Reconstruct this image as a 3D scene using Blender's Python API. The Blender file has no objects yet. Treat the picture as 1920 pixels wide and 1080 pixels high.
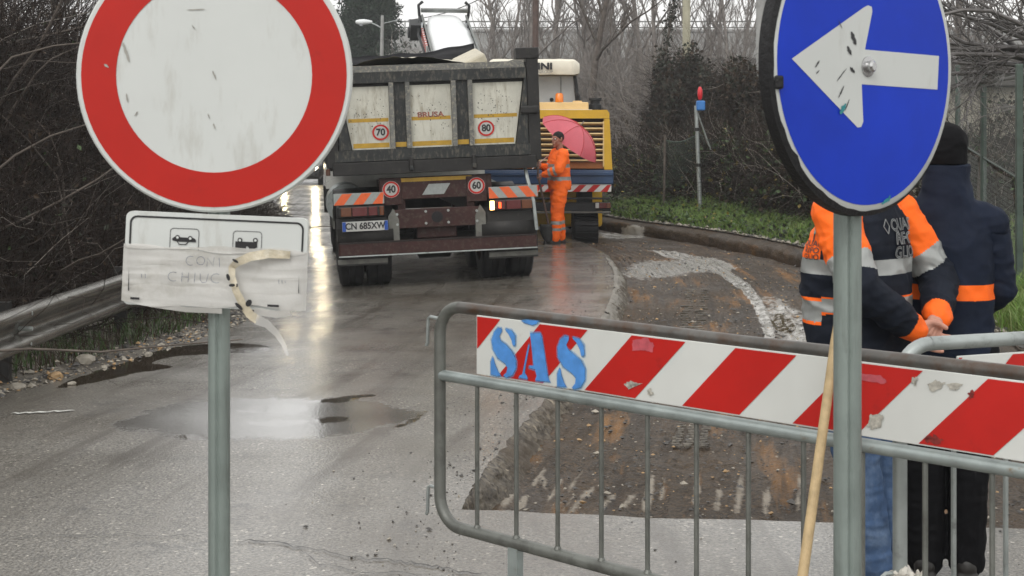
import bpy, bmesh, math, random
import numpy as np
from mathutils import Vector, Matrix, noise
from mathutils.bvhtree import BVHTree

# ------------------------------------------------------------------ camera, sky, sun
R = math.radians
sc = bpy.context.scene
col = sc.collection
H, F, VH = 1.68, 2700.0, 256.0           # eye height (m), focal length and horizon row (px of the 1920 px photo)
cam_d = bpy.data.cameras.new('camera'); cam = bpy.data.objects.new('camera', cam_d); col.objects.link(cam)
cam.location = (0, 0, H); cam.rotation_euler = (R(90), 0, 0)
cam_d.sensor_width = 36; cam_d.lens = 36*F/1920; cam_d.shift_y = -(540-VH)/1920
cam_d.clip_start = 0.05; cam_d.clip_end = 3000
cam_d.dof.use_dof = True; cam_d.dof.focus_distance = 8.5; cam_d.dof.aperture_fstop = 16
sc.camera = cam
world = bpy.data.worlds.new('World'); sc.world = world; world.use_nodes = True
wn = world.node_tree; wn.nodes.clear()
out = wn.nodes.new('ShaderNodeOutputWorld'); bg = wn.nodes.new('ShaderNodeBackground')
sky = wn.nodes.new('ShaderNodeTexSky'); sky.sky_type = 'NISHITA'; sky.sun_disc = False
SUN_EL, SUN_ROT = R(42), R(200)
sky.sun_elevation = SUN_EL; sky.sun_rotation = SUN_ROT; sky.dust_density = 6; sky.air_density = 1.5
hs = wn.nodes.new('ShaderNodeHueSaturation'); hs.inputs['Saturation'].default_value = 0.10
mx = wn.nodes.new('ShaderNodeMix'); mx.data_type = 'RGBA'; mx.inputs[0].default_value = 0.75
mx.inputs[7].default_value = (8.1, 8.05, 7.9, 1)      # closed cloud deck
wn.links.new(sky.outputs[0], hs.inputs['Color']); wn.links.new(hs.outputs[0], mx.inputs[6])
wn.links.new(mx.outputs[2], bg.inputs[0]); bg.inputs[1].default_value = 0.125
wn.links.new(bg.outputs[0], out.inputs[0])
sun_d = bpy.data.lights.new('sun', 'SUN'); sun = bpy.data.objects.new('sun', sun_d); col.objects.link(sun)
sun_d.energy = 0.6; sun_d.angle = R(30); sun_d.color = (1, .98, .95)
sun.rotation_euler = (R(90)-SUN_EL, 0, R(180)-SUN_ROT)
sc.view_settings.view_transform = 'Standard'; sc.view_settings.look = 'None'
sc.view_settings.exposure = 0.45; sc.view_settings.gamma = 1; sc.view_settings.use_curve_mapping = False
sc.cycles.max_bounces = 8; sc.cycles.transparent_max_bounces = 12; sc.cycles.volume_bounces = 0

# ------------------------------------------------------------------ helpers
rng = np.random.default_rng(7); random.seed(7)
def at(u, v, Y): return Vector(((u-960)*Y/F, Y, H-(v-VH)*Y/F))        # photo pixel + distance -> point
def gnd(u, v, z=0.0):                                                 # photo pixel -> point on a level plane
    Y = F*(H-z)/(v-VH); return Vector(((u-960)*Y/F, Y, z))
def tag(o, label=None, cat=None, group=None, kind=None):
    if label: o['label'] = label
    if cat: o['category'] = cat
    if group: o['group'] = group
    if kind: o['kind'] = kind
    return o
def empty(name, loc, label, cat, group=None, rot=(0,0,0)):
    o = bpy.data.objects.new(name, None); col.objects.link(o); o.location = loc; o.rotation_euler = rot
    o.empty_display_size = .1
    return tag(o, label, cat, group)
def link(name, me, parent=None):
    o = bpy.data.objects.new(name, me); col.objects.link(o); o.parent = parent; return o
def copy_tree(o, parent=None):
    c = o.copy(); col.objects.link(c); c.parent = parent
    for ch in [k for k in col.objects if k.parent == o]: copy_tree(ch, c)
    return c
def mesh_np(name, V, Fc, mats, parent=None, smooth=False, mi=None):
    V = np.asarray(V, dtype=np.float32); Fc = np.asarray(Fc, dtype=np.int32)
    me = bpy.data.meshes.new(name); n, k = Fc.shape
    me.vertices.add(len(V)); me.vertices.foreach_set('co', V.ravel())
    me.loops.add(n*k); me.loops.foreach_set('vertex_index', Fc.ravel())
    me.polygons.add(n); me.polygons.foreach_set('loop_start', np.arange(0, n*k, k, dtype=np.int32))
    try: me.polygons.foreach_set('loop_total', np.full(n, k, dtype=np.int32))
    except Exception: pass
    me.polygons.foreach_set('use_smooth', np.full(n, smooth))
    if mi is not None: me.polygons.foreach_set('material_index', np.asarray(mi, dtype=np.int32))
    for m in (mats if isinstance(mats, (list, tuple)) else [mats]): me.materials.append(m)
    me.update(calc_edges=True)
    return link(name, me, parent)

class MB:
    def __init__(s): s.v = []; s.f = []; s.m = []; s.cur = 0
    def add(s, V, Fc):
        b = len(s.v); s.v += [tuple(p) for p in V]; s.f += [tuple(i+b for i in f) for f in Fc]; s.m += [s.cur]*len(Fc); return s
    def box(s, c, d, rot=None, taper=None):
        hx, hy, hz = d[0]/2, d[1]/2, d[2]/2
        P = [Vector((x*hx, y*hy, z*hz)) for z in (-1, 1) for y in (-1, 1) for x in (-1, 1)]
        if taper:
            for p in P:
                if p.z > 0: p.x *= taper[0]; p.y *= taper[1]
        if rot is not None: P = [rot @ p for p in P]
        c = Vector(c)
        return s.add([p+c for p in P], [(0,2,3,1),(4,5,7,6),(0,1,5,4),(2,6,7,3),(0,4,6,2),(1,3,7,5)])
    def bbox(s, c, d, b=.01, rot=None):                 # box with chamfered edges
        bm = bmesh.new(); bmesh.ops.create_cube(bm, size=1)
        for v in bm.verts: v.co = Vector((v.co.x*d[0], v.co.y*d[1], v.co.z*d[2]))
        bmesh.ops.bevel(bm, geom=list(bm.edges), offset=min(b, min(d)*.45), segments=2, affect='EDGES', profile=.5)
        c = Vector(c); bm.verts.index_update()
        V = [(rot @ v.co if rot is not None else v.co)+c for v in bm.verts]
        Fs = [[v.index for v in f.verts] for f in bm.faces]; bm.free()
        return s.add(V, Fs)
    def tube(s, path, r, n=10, cap=True):
        path = [Vector(p) for p in path]; rr = r if isinstance(r, (list, tuple)) else [r]*len(path)
        V = []; Fs = []; ref = None
        for i, p in enumerate(path):
            t = (path[min(i+1, len(path)-1)]-path[max(i-1, 0)]).normalized()
            if ref is None: ref = Vector((0,0,1)) if abs(t.z) < .9 else Vector((1,0,0))
            a = (ref - t*ref.dot(t)).normalized(); b = t.cross(a); ref = a
            V += [p+(a*math.cos(2*math.pi*k/n)+b*math.sin(2*math.pi*k/n))*rr[i] for k in range(n)]
        for i in range(len(path)-1):
            for k in range(n):
                Fs.append((i*n+k, i*n+(k+1)%n, (i+1)*n+(k+1)%n, (i+1)*n+k))
        if cap: Fs.append(tuple(range(n-1, -1, -1))); Fs.append(tuple((len(path)-1)*n+k for k in range(n)))
        return s.add(V, Fs)
    def cyl(s, a, b, r, n=16): return s.tube([a, b], r, n)
    def lathe(s, prof, axis='z', n=32, c=(0,0,0)):      # prof: (radius, height) pairs
        V = []; Fs = []; c = Vector(c)
        for r, h in prof:
            for k in range(n):
                x, y = r*math.cos(2*math.pi*k/n), r*math.sin(2*math.pi*k/n)
                V.append(c+Vector((x, y, h) if axis == 'z' else (x, h, y) if axis == 'y' else (h, x, y)))
        for i in range(len(prof)-1):
            for k in range(n): Fs.append((i*n+k, i*n+(k+1)%n, (i+1)*n+(k+1)%n, (i+1)*n+k))
        return s.add(V, Fs)
    def prism(s, pts, fn, d):                           # 2D outline pts -> fn(x,y,depth) ; depth 0..d
        n = len(pts); V = [fn(x, y, 0) for x, y in pts]+[fn(x, y, d) for x, y in pts]
        return s.add(V, [tuple(range(n)), tuple(range(2*n-1, n-1, -1))]+[(i, i+n, (i+1)%n+n, (i+1)%n) for i in range(n)])
    def flat(s, pts):
        return s.add(pts, [tuple(range(len(pts)))])
    def build(s, name, mats, parent=None, smooth=False):
        me = bpy.data.meshes.new(name); me.from_pydata([tuple(v) for v in s.v], [], s.f)
        for m in (mats if isinstance(mats, (list, tuple)) else [mats]): me.materials.append(m)
        me.polygons.foreach_set('material_index', s.m)
        bm = bmesh.new(); bm.from_mesh(me); bmesh.ops.recalc_face_normals(bm, faces=bm.faces); bm.to_mesh(me); bm.free()
        if smooth:
            me.polygons.foreach_set('use_smooth', [True]*len(me.polygons))
            try: me.set_sharp_from_angle(angle=R(40))
            except Exception: pass
        me.update(); return link(name, me, parent)

def text(name, s, size, matrix, mat, parent=None, bold=0.0, outline=0, align='CENTER', xs=1.0, ext=0.0006, proj=None):
    cu = bpy.data.curves.new('t', 'FONT'); cu.body = s; cu.size = size; cu.align_x = align; cu.align_y = 'CENTER'
    cu.offset = bold; cu.extrude = ext; cu.resolution_u = 4; cu.space_line = .85
    if outline: cu.fill_mode = 'NONE'; cu.extrude = 0; cu.bevel_depth = outline; cu.bevel_resolution = 0
    o = bpy.data.objects.new('t', cu); col.objects.link(o)
    me = bpy.data.meshes.new_from_object(o.evaluated_get(bpy.context.evaluated_depsgraph_get()))
    bpy.data.objects.remove(o); bpy.data.curves.remove(cu)
    for v in me.vertices: v.co.x *= xs
    me.transform(matrix)
    if proj:
        for v in me.vertices: v.co = proj(v.co)
    me.materials.clear(); me.materials.append(mat); me.name = name
    return link(name, me, parent)
def face_mat(c, right=(1,0,0), up=(0,0,1)):             # frame for prints: x = right, y = up, z = outwards
    r = Vector(right).normalized(); u = Vector(up).normalized(); n = r.cross(u)
    return Matrix(((r.x,u.x,n.x,c[0]),(r.y,u.y,n.y,c[1]),(r.z,u.z,n.z,c[2]),(0,0,0,1)))

def tubes_np(P, Rr, sides=3):
    P = np.asarray(P, float); N, S, _ = P.shape
    T = np.zeros_like(P); T[:, 1:-1] = P[:, 2:]-P[:, :-2]; T[:, 0] = P[:, 1]-P[:, 0]; T[:, -1] = P[:, -1]-P[:, -2]
    T /= np.linalg.norm(T, axis=2, keepdims=True)+1e-9
    ref = np.where(np.abs(T[..., 2:3]) < .9, [0, 0, 1.], [1., 0, 0])
    A = np.cross(T, ref); A /= np.linalg.norm(A, axis=2, keepdims=True)+1e-9; B = np.cross(T, A)
    ang = 2*np.pi*np.arange(sides)/sides
    V = P[:, :, None]+Rr[:, :, None, None]*(A[:, :, None]*np.cos(ang)[:, None]+B[:, :, None]*np.sin(ang)[:, None])
    idx = np.arange(N*S*sides).reshape(N, S, sides); nx = np.roll(idx, -1, axis=2)
    Fc = np.stack([idx[:, :-1], nx[:, :-1], nx[:, 1:], idx[:, 1:]], axis=-1).reshape(-1, 4)
    return V.reshape(-1, 3), Fc
def wander(start, d0, length, S=6, wob=.35, grav=0.0, g=rng):       # random-walk twigs
    N = len(start); P = np.zeros((N, S, 3)); P[:, 0] = start; d = d0/np.linalg.norm(d0, axis=1, keepdims=True)
    for i in range(1, S):
        d = d+g.normal(0, wob, (N, 3)); d[:, 2] += grav; d /= np.linalg.norm(d, axis=1, keepdims=True)
        P[:, i] = P[:, i-1]+d*(length/(S-1))[:, None]
    return P
def twig_mesh(name, P, r0, mats, parent=None, tip=.25, sides=3):
    N, S, _ = P.shape; Rr = np.asarray(r0)[:, None]*np.linspace(1, tip, S)[None]
    V, Fc = tubes_np(P, Rr, sides); return mesh_np(name, V, Fc, mats, parent, True)
def leaf_mesh(name, C, size, mats, parent=None, mi=None, up=.5, asp=.6, g=rng):   # folded leaves, 2 quads each
    N = len(C); d = g.normal(0, 1, (N, 3)); d /= np.linalg.norm(d, axis=1, keepdims=True)
    n = g.normal(0, 1, (N, 3)); n[:, 2] += up; s = np.cross(d, n); s /= np.linalg.norm(s, axis=1, keepdims=True)+1e-9
    n = np.cross(s, d); L = np.asarray(size)[:, None]
    b = C; tip = C+d*L; mid = C+d*L*.5+n*L*.04; e1 = C+d*L*.45+s*L*asp*.5-n*L*.08; e2 = C+d*L*.45-s*L*asp*.5-n*L*.08
    V = np.stack([b, e1, tip, e2, mid], axis=1).reshape(-1, 3); i = np.arange(N)[:, None]*5
    Fc = np.concatenate([np.hstack([i, i+1, i+4]), np.hstack([i+1, i+2, i+4]), np.hstack([i+2, i+3, i+4]), np.hstack([i+3, i, i+4])])
    return mesh_np(name, V, Fc, mats, parent, False, None if mi is None else np.tile(mi, 4))
def blade_mesh(name, base, h, w, mats, parent=None, lean=.5, g=rng, mi=None):
    N = len(base); a = g.uniform(0, 2*np.pi, N); s = np.stack([np.cos(a), np.sin(a), np.zeros(N)], 1)*np.asarray(w)[:, None]
    dr = g.normal(0, lean, (N, 3)); dr[:, 2] = 0; hh = np.asarray(h)[:, None]
    mid = base+dr*hh*.35+np.array([0, 0, .6])*hh; tip = base+dr*hh+np.array([0, 0, .95])*hh
    V = np.stack([base-s, base+s, mid+s*.7, mid-s*.7, tip], 1).reshape(-1, 3); i = np.arange(N)[:, None]*5
    V2 = V; Fc = np.concatenate([np.hstack([i, i+1, i+2]), np.hstack([i, i+2, i+3]), np.hstack([i+3, i+2, i+4])])
    return mesh_np(name, V2, Fc, mats, parent, False, None if mi is None else np.tile(mi, 3))

# ------------------------------------------------------------------ materials
def mat(name, c, rough=.6, metal=0.0, var=.12, vs=6.0, bump=0.0, bs=60.0, dirt=None, spec=.5, emit=0, alpha=1.0, coat=0.0, trans=0.0):
    m = bpy.data.materials.new(name); m.use_nodes = True; nt = m.node_tree; p = nt.nodes['Principled BSDF']; L = nt.links.new
    p.inputs['Roughness'].default_value = rough; p.inputs['Metallic'].default_value = metal
    p.inputs['Specular IOR Level'].default_value = spec; p.inputs['Alpha'].default_value = alpha
    p.inputs['Coat Weight'].default_value = coat; p.inputs['Coat Roughness'].default_value = .15
    p.inputs['Transmission Weight'].default_value = trans
    c4 = (*c, 1); p.inputs['Base Color'].default_value = c4
    tc = nt.nodes.new('ShaderNodeTexCoord')
    def nz(scale, detail=4, rgh=.6):
        n = nt.nodes.new('ShaderNodeTexNoise'); n.inputs['Scale'].default_value = scale; n.inputs['Detail'].default_value = detail
        n.inputs['Roughness'].default_value = rgh; L(tc.outputs['Object'], n.inputs['Vector']); return n
    last = None
    if var:
        n = nz(vs); r = nt.nodes.new('ShaderNodeValToRGB')
        r.color_ramp.elements[0].position = .3; r.color_ramp.elements[1].position = .7
        r.color_ramp.elements[0].color = (*[x*(1-var) for x in c], 1); r.color_ramp.elements[1].color = (*[min(1, x*(1+var)) for x in c], 1)
        L(n.outputs[0], r.inputs[0]); last = r.outputs[0]
    if dirt:
        dc, lo, hi, ds = dirt[:4]
        n = nz(ds, 8, .7)
        if len(dirt) > 4:
            mp = nt.nodes.new('ShaderNodeMapping'); mp.inputs['Scale'].default_value = (1, 1, dirt[4]); L(tc.outputs['Object'], mp.inputs[0]); L(mp.outputs[0], n.inputs['Vector'])
        r = nt.nodes.new('ShaderNodeMapRange'); r.inputs[1].default_value = lo; r.inputs[2].default_value = hi
        L(n.outputs[0], r.inputs[0]); k = nt.nodes.new('ShaderNodeMix'); k.data_type = 'RGBA'
        L(r.outputs[0], k.inputs[0]); k.inputs[6].default_value = c4; k.inputs[7].default_value = (*dc, 1)
        if last: L(last, k.inputs[6])
        last = k.outputs[2]
    if last: L(last, p.inputs['Base Color'])
    if bump:
        n = nz(bs, 5); b = nt.nodes.new('ShaderNodeBump'); b.inputs['Strength'].default_value = bump; b.inputs['Distance'].default_value = .01
        L(n.outputs[0], b.inputs['Height']); L(b.outputs[0], p.inputs['Normal'])
    if emit: p.inputs['Emission Color'].default_value = c4; p.inputs['Emission Strength'].default_value = emit
    return m
M = {}
def dm(k, *a, **kw): M[k] = mat(k, *a, **kw)
dm('galv', (.36,.39,.38), .42, .55, .18, 9, .05, 90, ((.16,.17,.16), .55, .75, 14))
dm('post', (.23,.27,.25), .5, .3, .15, 7, .05, 90, ((.11,.12,.11), .52, .74, 22, .12))
dm('pipe', (.105,.10,.092), .34, .35, .35, 8, .06, 70, ((.085,.045,.025), .46, .66, 9))
dm('galv_dark', (.15,.155,.14), .42, .35, .25, 9, .05, 90, ((.09,.09,.08), .5, .72, 14))
dm('pipe_light', (.33,.37,.36), .4, .5, .25, 8, .06, 70, ((.20,.13,.06), .60, .74, 12))
dm('sign_white', (.56,.58,.56), .42, 0, .03, 5, 0, 60, ((.38,.37,.33), .56, .82, 14, .25))
dm('sign_red', (.43,.012,.006), .45, 0, .06, 6, 0, 60, ((.30,.012,.007), .66, .8, 10), spec=.3)
dm('sign_blue', (.004,.036,.46), .5, 0, .12, 5, 0, 60, ((.02,.015,.16), .66, .82, 6), spec=.22)
dm('sign_black', (.012,.012,.013), .45)
dm('scuff', (.03,.03,.032), .6, var=.4, vs=60)
dm('scuff_teal', (.02,.22,.24), .5)
dm('scuff_grey', (.30,.29,.26), .6, var=.3, vs=60)
dm('worn', (.40,.38,.33), .6, var=.4, vs=90)
dm('grime', (.20,.02,.015), .6, var=.5, vs=90)
dm('pink_glue', (.50,.10,.12), .3, var=.2, vs=40)
dm('tape_black', (.015,.015,.016), .5, bump=.5, bs=90, spec=0.25)
dm('film', (.62,.61,.58), .28, 0, .08, 9, .2, 24, ((.44,.42,.37), .54, .76, 11), alpha=.78, coat=.3)
dm('film_clear', (.7,.69,.66), .2, 0, .1, 9, .2, 40, alpha=.38, coat=.5)
dm('film_cream', (.50,.44,.32), .45, 0, .3, 30, .3, 60, ((.62,.58,.48), .5, .7, 40), alpha=.93)
dm('ink', (.10,.12,.16), .6)
dm('ink_soft', (.12,.14,.18), .6, var=.3, vs=60)
dm('barrier_white', (.62,.63,.60), .4, 0, .05, 5, 0, 60, ((.36,.34,.29), .64, .8, 7), coat=.2)
dm('barrier_red', (.47,.016,.012), .38, 0, .1, 5, 0, 60, ((.26,.015,.012), .60, .78, 9), spec=.35)
dm('spray_blue', (.07,.25,.62), .6, 0, .2, 25)
dm('spray_halo', (.10,.34,.66), .7, 0, .2, 25, alpha=.32)
dm('wood', (.50,.37,.20), .55, 0, .2, 30, .15, 80)
dm('tread', (.011,.011,.012), .6, 0, .3, 10, .3, 60, spec=0.25)
dm('rubber', (.014,.014,.015), .55, 0, .3, 6, .3, 40, ((.05,.045,.04), .55, .8, 5), spec=0.25)
dm('truck_grey', (.022,.024,.024), .45, .1, .25, 5, .12, 50, ((.15,.135,.105), .50, .74, 26, .35), spec=0.35)
dm('truck_ledge', (.12,.12,.11), .55, 0, .35, 7, .3, 40, ((.34,.31,.24), .50, .68, 30))
dm('truck_dark', (.022,.021,.02), .5, .1, .3, 5, .15, 50, ((.07,.06,.05), .58, .78, 14), spec=0.3)
dm('truck_white', (.50,.49,.42), .5, 0, .15, 3, .1, 30, ((.25,.215,.15), .50, .74, 16, .2))
dm('truck_yellow', (.42,.25,.02), .5, 0, .15, 10, 0, 60, ((.16,.13,.06), .58, .72, 30))
dm('truck_brown', (.038,.014,.012), .5, .1, .25, 6, .12, 50, ((.075,.06,.048), .50, .75, 20), spec=0.3)
dm('orange_ref', (.66,.11,.025), .35, 0, .1, 20)
dm('grey_ref', (.27,.29,.28), .35, 0, .1, 20)
dm('lamp_red', (.09,.008,.008), .15, 0, .1, 30, coat=.6)
dm('lamp_amber', (.11,.03,.006), .15, 0, .1, 30, coat=.6)
dm('lamp_lit', (1,.50,.16), .3, emit=9, var=0)
dm('lamp_red_lit', (1,.09,.02), .3, emit=2.2, var=0)
dm('head_lit', (1,.83,.50), .3, emit=400, var=0)
dm('plate_white', (.42,.42,.40), .4, dirt=((.3,.28,.25), .55, .75, 14))
dm('plate_blue', (.01,.06,.30), .4)
dm('flap', (.12,.12,.105), .6, 0, .25, 8, .15, 40, ((.08,.075,.07), .5, .7, 12))
dm('load', (.40,.36,.28), .8, 0, .25, 6, .6, 30)
dm('tarp_black', (.008,.008,.010), .5, 0, .3, 5, .3, 18, spec=0.25)
dm('tarp_cream', (.50,.46,.36), .5, 0, .12, 6, .35, 16, ((.3,.27,.2), .58, .78, 8))
dm('glass', (.03,.04,.045), .06, coat=.5, var=0)
dm('mach_yellow', (.56,.33,.015), .4, 0, .1, 4, .05, 50, ((.30,.2,.03), .6, .8, 8))
dm('mach_slat', (.66,.48,.22), .45, 0, .1, 8, dirt=((.4,.25,.1), .58, .8, 12))
dm('mach_orange', (.35,.12,.025), .5, 0, .2, 6)
dm('mach_cream', (.66,.45,.20), .45, 0, .1, 4)
dm('mach_blue', (.02,.055,.13), .4, 0, .15, 4)
dm('mach_dark', (.02,.021,.022), .5, 0, .25, 5, .1, 40, spec=0.3)
dm('mach_inner', (.05,.025,.012), .7, 0, .3, 5)
dm('cab_grey', (.34,.36,.37), .22, 0, .08, 3, coat=.3)
dm('canvas', (.70,.66,.55), .6, 0, .06, 4, .35, 10)
dm('hood_white', (.72,.74,.74), .4, 0, .05, 3, .1, 6)
dm('beacon', (.85,.22,.01), .25, coat=.5)
dm('concrete', (.30,.30,.29), .8, 0, .2, 1.2, .2, 20, ((.18,.18,.17), .5, .75, 2))
dm('concrete_pole', (.40,.38,.28), .8, 0, .15, 3, .15, 30)
dm('rust_pole', (.075,.045,.035), .7, 0, .25, 6, .2, 30)
dm('wall_pale', (.45,.42,.34), .8, 0, .12, 2, .2, 20, ((.28,.26,.2), .55, .75, 3))
dm('roof_dark', (.055,.05,.045), .7, 0, .3, 4, .3, 20)
dm('fence_green', (.06,.085,.07), .5, .3, .25, 8)
dm('wire', (.20,.21,.20), .45, .6, .2, 10)
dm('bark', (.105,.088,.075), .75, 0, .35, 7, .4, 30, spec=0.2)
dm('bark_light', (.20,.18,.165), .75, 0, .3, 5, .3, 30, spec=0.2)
dm('twig_dark', (.024,.016,.012), .62, 0, .5, 2.0, spec=0.15)
dm('twig_pale', (.24,.21,.18), .62, 0, .3, 3)
dm('twig_wet', (.13,.12,.115), .3, 0, .35, 4)
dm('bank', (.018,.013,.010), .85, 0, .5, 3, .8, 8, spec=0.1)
dm('soil', (.060,.046,.034), .8, 0, .45, 5, .9, 26, ((.12,.10,.075), .52, .72, 18), spec=0.2)
dm('ivy', (.020,.023,.013), .5, 0, .5, 2, spec=0.25)
dm('ivy_brown', (.050,.034,.022), .6, 0, .5, 2, spec=0.2)
dm('leaf_green', (.040,.078,.016), .5, 0, .4, 2)
dm('leaf_yellow', (.20,.15,.02), .5, 0, .4, 2)
dm('grass_a', (.11,.21,.028), .5, 0, .35, 1.2)
dm('grass_b', (.14,.18,.045), .5, 0, .35, 1.2)
dm('conifer', (.020,.034,.020), .6, 0, .5, 1.0, spec=0.2)
dm('slab', (.19,.172,.143), .5, 0, .35, 7, .8, 26, ((.10,.085,.065), .5, .7, 9))
dm('scored', (.19,.165,.13), .6, 0, .5, 30, .5, 60)
dm('stone', (.30,.27,.22), .55, 0, .35, 9, .3, 40)
dm('stone_ochre', (.36,.23,.11), .55, 0, .3, 9, .3, 40)
dm('stone_dark', (.07,.065,.06), .5, 0, .4, 9, .3, 40)
dm('white_paint', (.58,.58,.54), .45, 0, .1, 12, dirt=((.3,.29,.27), .5, .7, 20))
dm('crack', (.025,.024,.022), .5)
dm('skin', (.50,.25,.18), .5, 0, .10, 18, .08, 120)
dm('skin_dark', (.30,.13,.085), .5, 0, .1, 18)
dm('hair', (.012,.010,.009), .6, bump=.4, bs=90, spec=0.2)
dm('navy', (.011,.014,.022), .75, 0, .25, 6, .25, 320, spec=0.12)
dm('navy2', (.012,.017,.032), .75, 0, .25, 6, .25, 320, spec=0.12)
dm('black_cloth', (.006,.006,.007), .8, 0, .2, 6, .25, 300, spec=0.1)
dm('hi_orange', (1.0,.15,.014), .6, 0, .08, 8, .2, 260, spec=0.2)
dm('reflective', (.30,.31,.30), .35, .15, .12, 12, .1, 200)
dm('denim', (.06,.105,.20), .8, 0, .4, 9, .5, 420, ((.15,.21,.31), .48, .70, 7), spec=0.15)
dm('shoe', (.02,.018,.016), .5)
dm('print_grey', (.22,.23,.23), .5)
dm('logo_teal', (.05,.25,.22), .5)
dm('umbrella', (.85,.20,.25), .5, 0, .08, 4, trans=.0)
dm('chrome', (.5,.5,.5), .25, .9)
dm('car_paint', (.03,.032,.036), .22, .3, .05, 2, coat=.6)
dm('blue_box', (.03,.16,.45), .4)
dm('red_bottle', (.62,.02,.03), .3)
dm('plastic_rag', (.55,.52,.46), .4, var=.2, vs=30, bump=.5, bs=40)

def ground_mat(name, cA, cB, cC, grain, rough_lo, rough_hi, bump, big=.35, spec=.5, bs=None, mid=3.0, film=0.0, film_r=.2, layers=(), lane=None, groove=1.6):
    """wet aggregate: two grain colours, broad soil stains, roughness that follows wetter and drier areas.
    layers: (vertex attribute, colour, roughness, how much of the relief stays) for standing water, pale streaks and scrapes
    lane: attribute (sideways, forward) for streaks dragged along the lane, with their colours"""
    m = bpy.data.materials.new(name); m.use_nodes = True; nt = m.node_tree; p = nt.nodes['Principled BSDF']; L = nt.links.new
    g = nt.nodes.new('ShaderNodeNewGeometry')
    def nz(s, d=5, r=.6, src=None, sq=None):
        n = nt.nodes.new('ShaderNodeTexNoise'); n.inputs['Scale'].default_value = s; n.inputs['Detail'].default_value = d; n.inputs['Roughness'].default_value = r
        o_ = src or g.outputs['Position']
        if sq:
            mp = nt.nodes.new('ShaderNodeMapping'); mp.inputs['Scale'].default_value = sq; L(o_, mp.inputs[0]); o_ = mp.outputs[0]
        L(o_, n.inputs['Vector']); return n
    def rng_(n, a, b, c=0, d=1):
        r = nt.nodes.new('ShaderNodeMapRange'); r.inputs[1].default_value = a; r.inputs[2].default_value = b; r.inputs[3].default_value = c; r.inputs[4].default_value = d
        L(n.outputs[0], r.inputs[0]); return r
    def mix(f, a, b, kind='RGBA'):
        k = nt.nodes.new('ShaderNodeMix'); k.data_type = kind; L(f.outputs[0], k.inputs[0]); o_ = (6, 7) if kind == 'RGBA' else (2, 3)
        for i, x in zip(o_, (a, b)):
            if isinstance(x, tuple): k.inputs[i].default_value = (*x, 1)
            elif isinstance(x, (int, float)): k.inputs[i].default_value = x
            else: L(x, k.inputs[i])
        return k.outputs[2 if kind == 'RGBA' else 0]
    def math_(op, a, b):
        k = nt.nodes.new('ShaderNodeMath'); k.operation = op
        for i, x in enumerate((a, b)):
            if isinstance(x, (int, float)): k.inputs[i].default_value = x
            else: L(x, k.inputs[i])
        return k
    vo = nt.nodes.new('ShaderNodeTexVoronoi'); vo.inputs['Scale'].default_value = grain; L(g.outputs['Position'], vo.inputs['Vector'])
    gr = rng_(nz(grain*.8, 3, .7), .36, .62); c = mix(gr, cA, cB)
    spk = nt.nodes.new('ShaderNodeMapRange'); spk.inputs[1].default_value = .86; spk.inputs[2].default_value = .95; L(vo.outputs['Color'], spk.inputs[0])
    c = mix(spk, c, tuple(min(1, x*2.3) for x in cB))
    c = mix(rng_(nz(big, 6, .62), .46, .66), c, cC)
    c = mix(rng_(nz(mid, 7, .7), .56, .74), c, tuple(x*.55 for x in cA))
    h = math_('ADD', vo.outputs['Distance'], nz(bs or grain*.5, 4).outputs[0]).outputs[0]
    if lane:
        at_ = nt.nodes.new('ShaderNodeAttribute'); at_.attribute_name = lane[0]
        s1 = rng_(nz(1, 5, .6, at_.outputs['Vector'], (5.5, .45, 1)), .52, .66); c = mix(s1, c, lane[1])
        s2 = rng_(nz(1, 6, .65, at_.outputs['Vector'], (3.2, .35, 7)), .55, .70); c = mix(s2, c, lane[2])
        s3 = nz(1, 4, .6, at_.outputs['Vector'], (38, 2.2, 1)); h = math_('ADD', h, math_('MULTIPLY', s3.outputs[0], groove).outputs[0]).outputs[0]
    rough = rng_(nz(.8, 6, .6), .38, .62, rough_lo, rough_hi).outputs[0]; keep = 1.0
    fr_ = rng_(nz(1.1, 6, .65), .36, .64, film_r*.55, film_r*1.4).outputs[0]
    for an, lc, lr, lk in layers:
        at_ = nt.nodes.new('ShaderNodeAttribute'); at_.attribute_name = an
        e = math_('ADD', at_.outputs['Fac'], math_('MULTIPLY', math_('SUBTRACT', nz(5, 9, .72).outputs[0], .5).outputs[0], 1.3).outputs[0])
        f_ = rng_(e, .42, .66)
        if lc: c = mix(f_, c, lc)
        rough = mix(f_, rough, lr, 'FLOAT'); fr_ = mix(f_, fr_, lr, 'FLOAT'); keep = mix(f_, keep, lk, 'FLOAT')
    L(c, p.inputs['Base Color']); L(rough, p.inputs['Roughness']); p.inputs['Specular IOR Level'].default_value = spec
    b = nt.nodes.new('ShaderNodeBump'); b.inputs['Distance'].default_value = .006
    bs_n = math_('MULTIPLY', keep, bump); L(bs_n.outputs[0], b.inputs['Strength']); L(h, b.inputs['Height']); L(b.outputs[0], p.inputs['Normal'])
    if film:
        p.inputs['Coat Weight'].default_value = film; p.inputs['Coat IOR'].default_value = 1.36; L(fr_, p.inputs['Coat Roughness'])
        cb = nt.nodes.new('ShaderNodeBump'); cb.inputs['Distance'].default_value = .004; L(math_('MULTIPLY', keep, bump*.30).outputs[0], cb.inputs['Strength'])
        L(h, cb.inputs['Height']); L(cb.outputs[0], p.inputs['Coat Normal'])
    return m
M['asphalt'] = ground_mat('asphalt', (.048,.043,.035), (.25,.230,.195), (.085,.068,.047), 82, .35, .6, .6, .30, film=1.0, film_r=.19, lane=('lane', (.075,.062,.046), (.165,.150,.125)), groove=0.0,
    layers=(('patch', (.12,.112,.10), .12, .22), ('shine', None, .05, .04), ('mud', (.060,.047,.032), .03, .02)))
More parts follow.
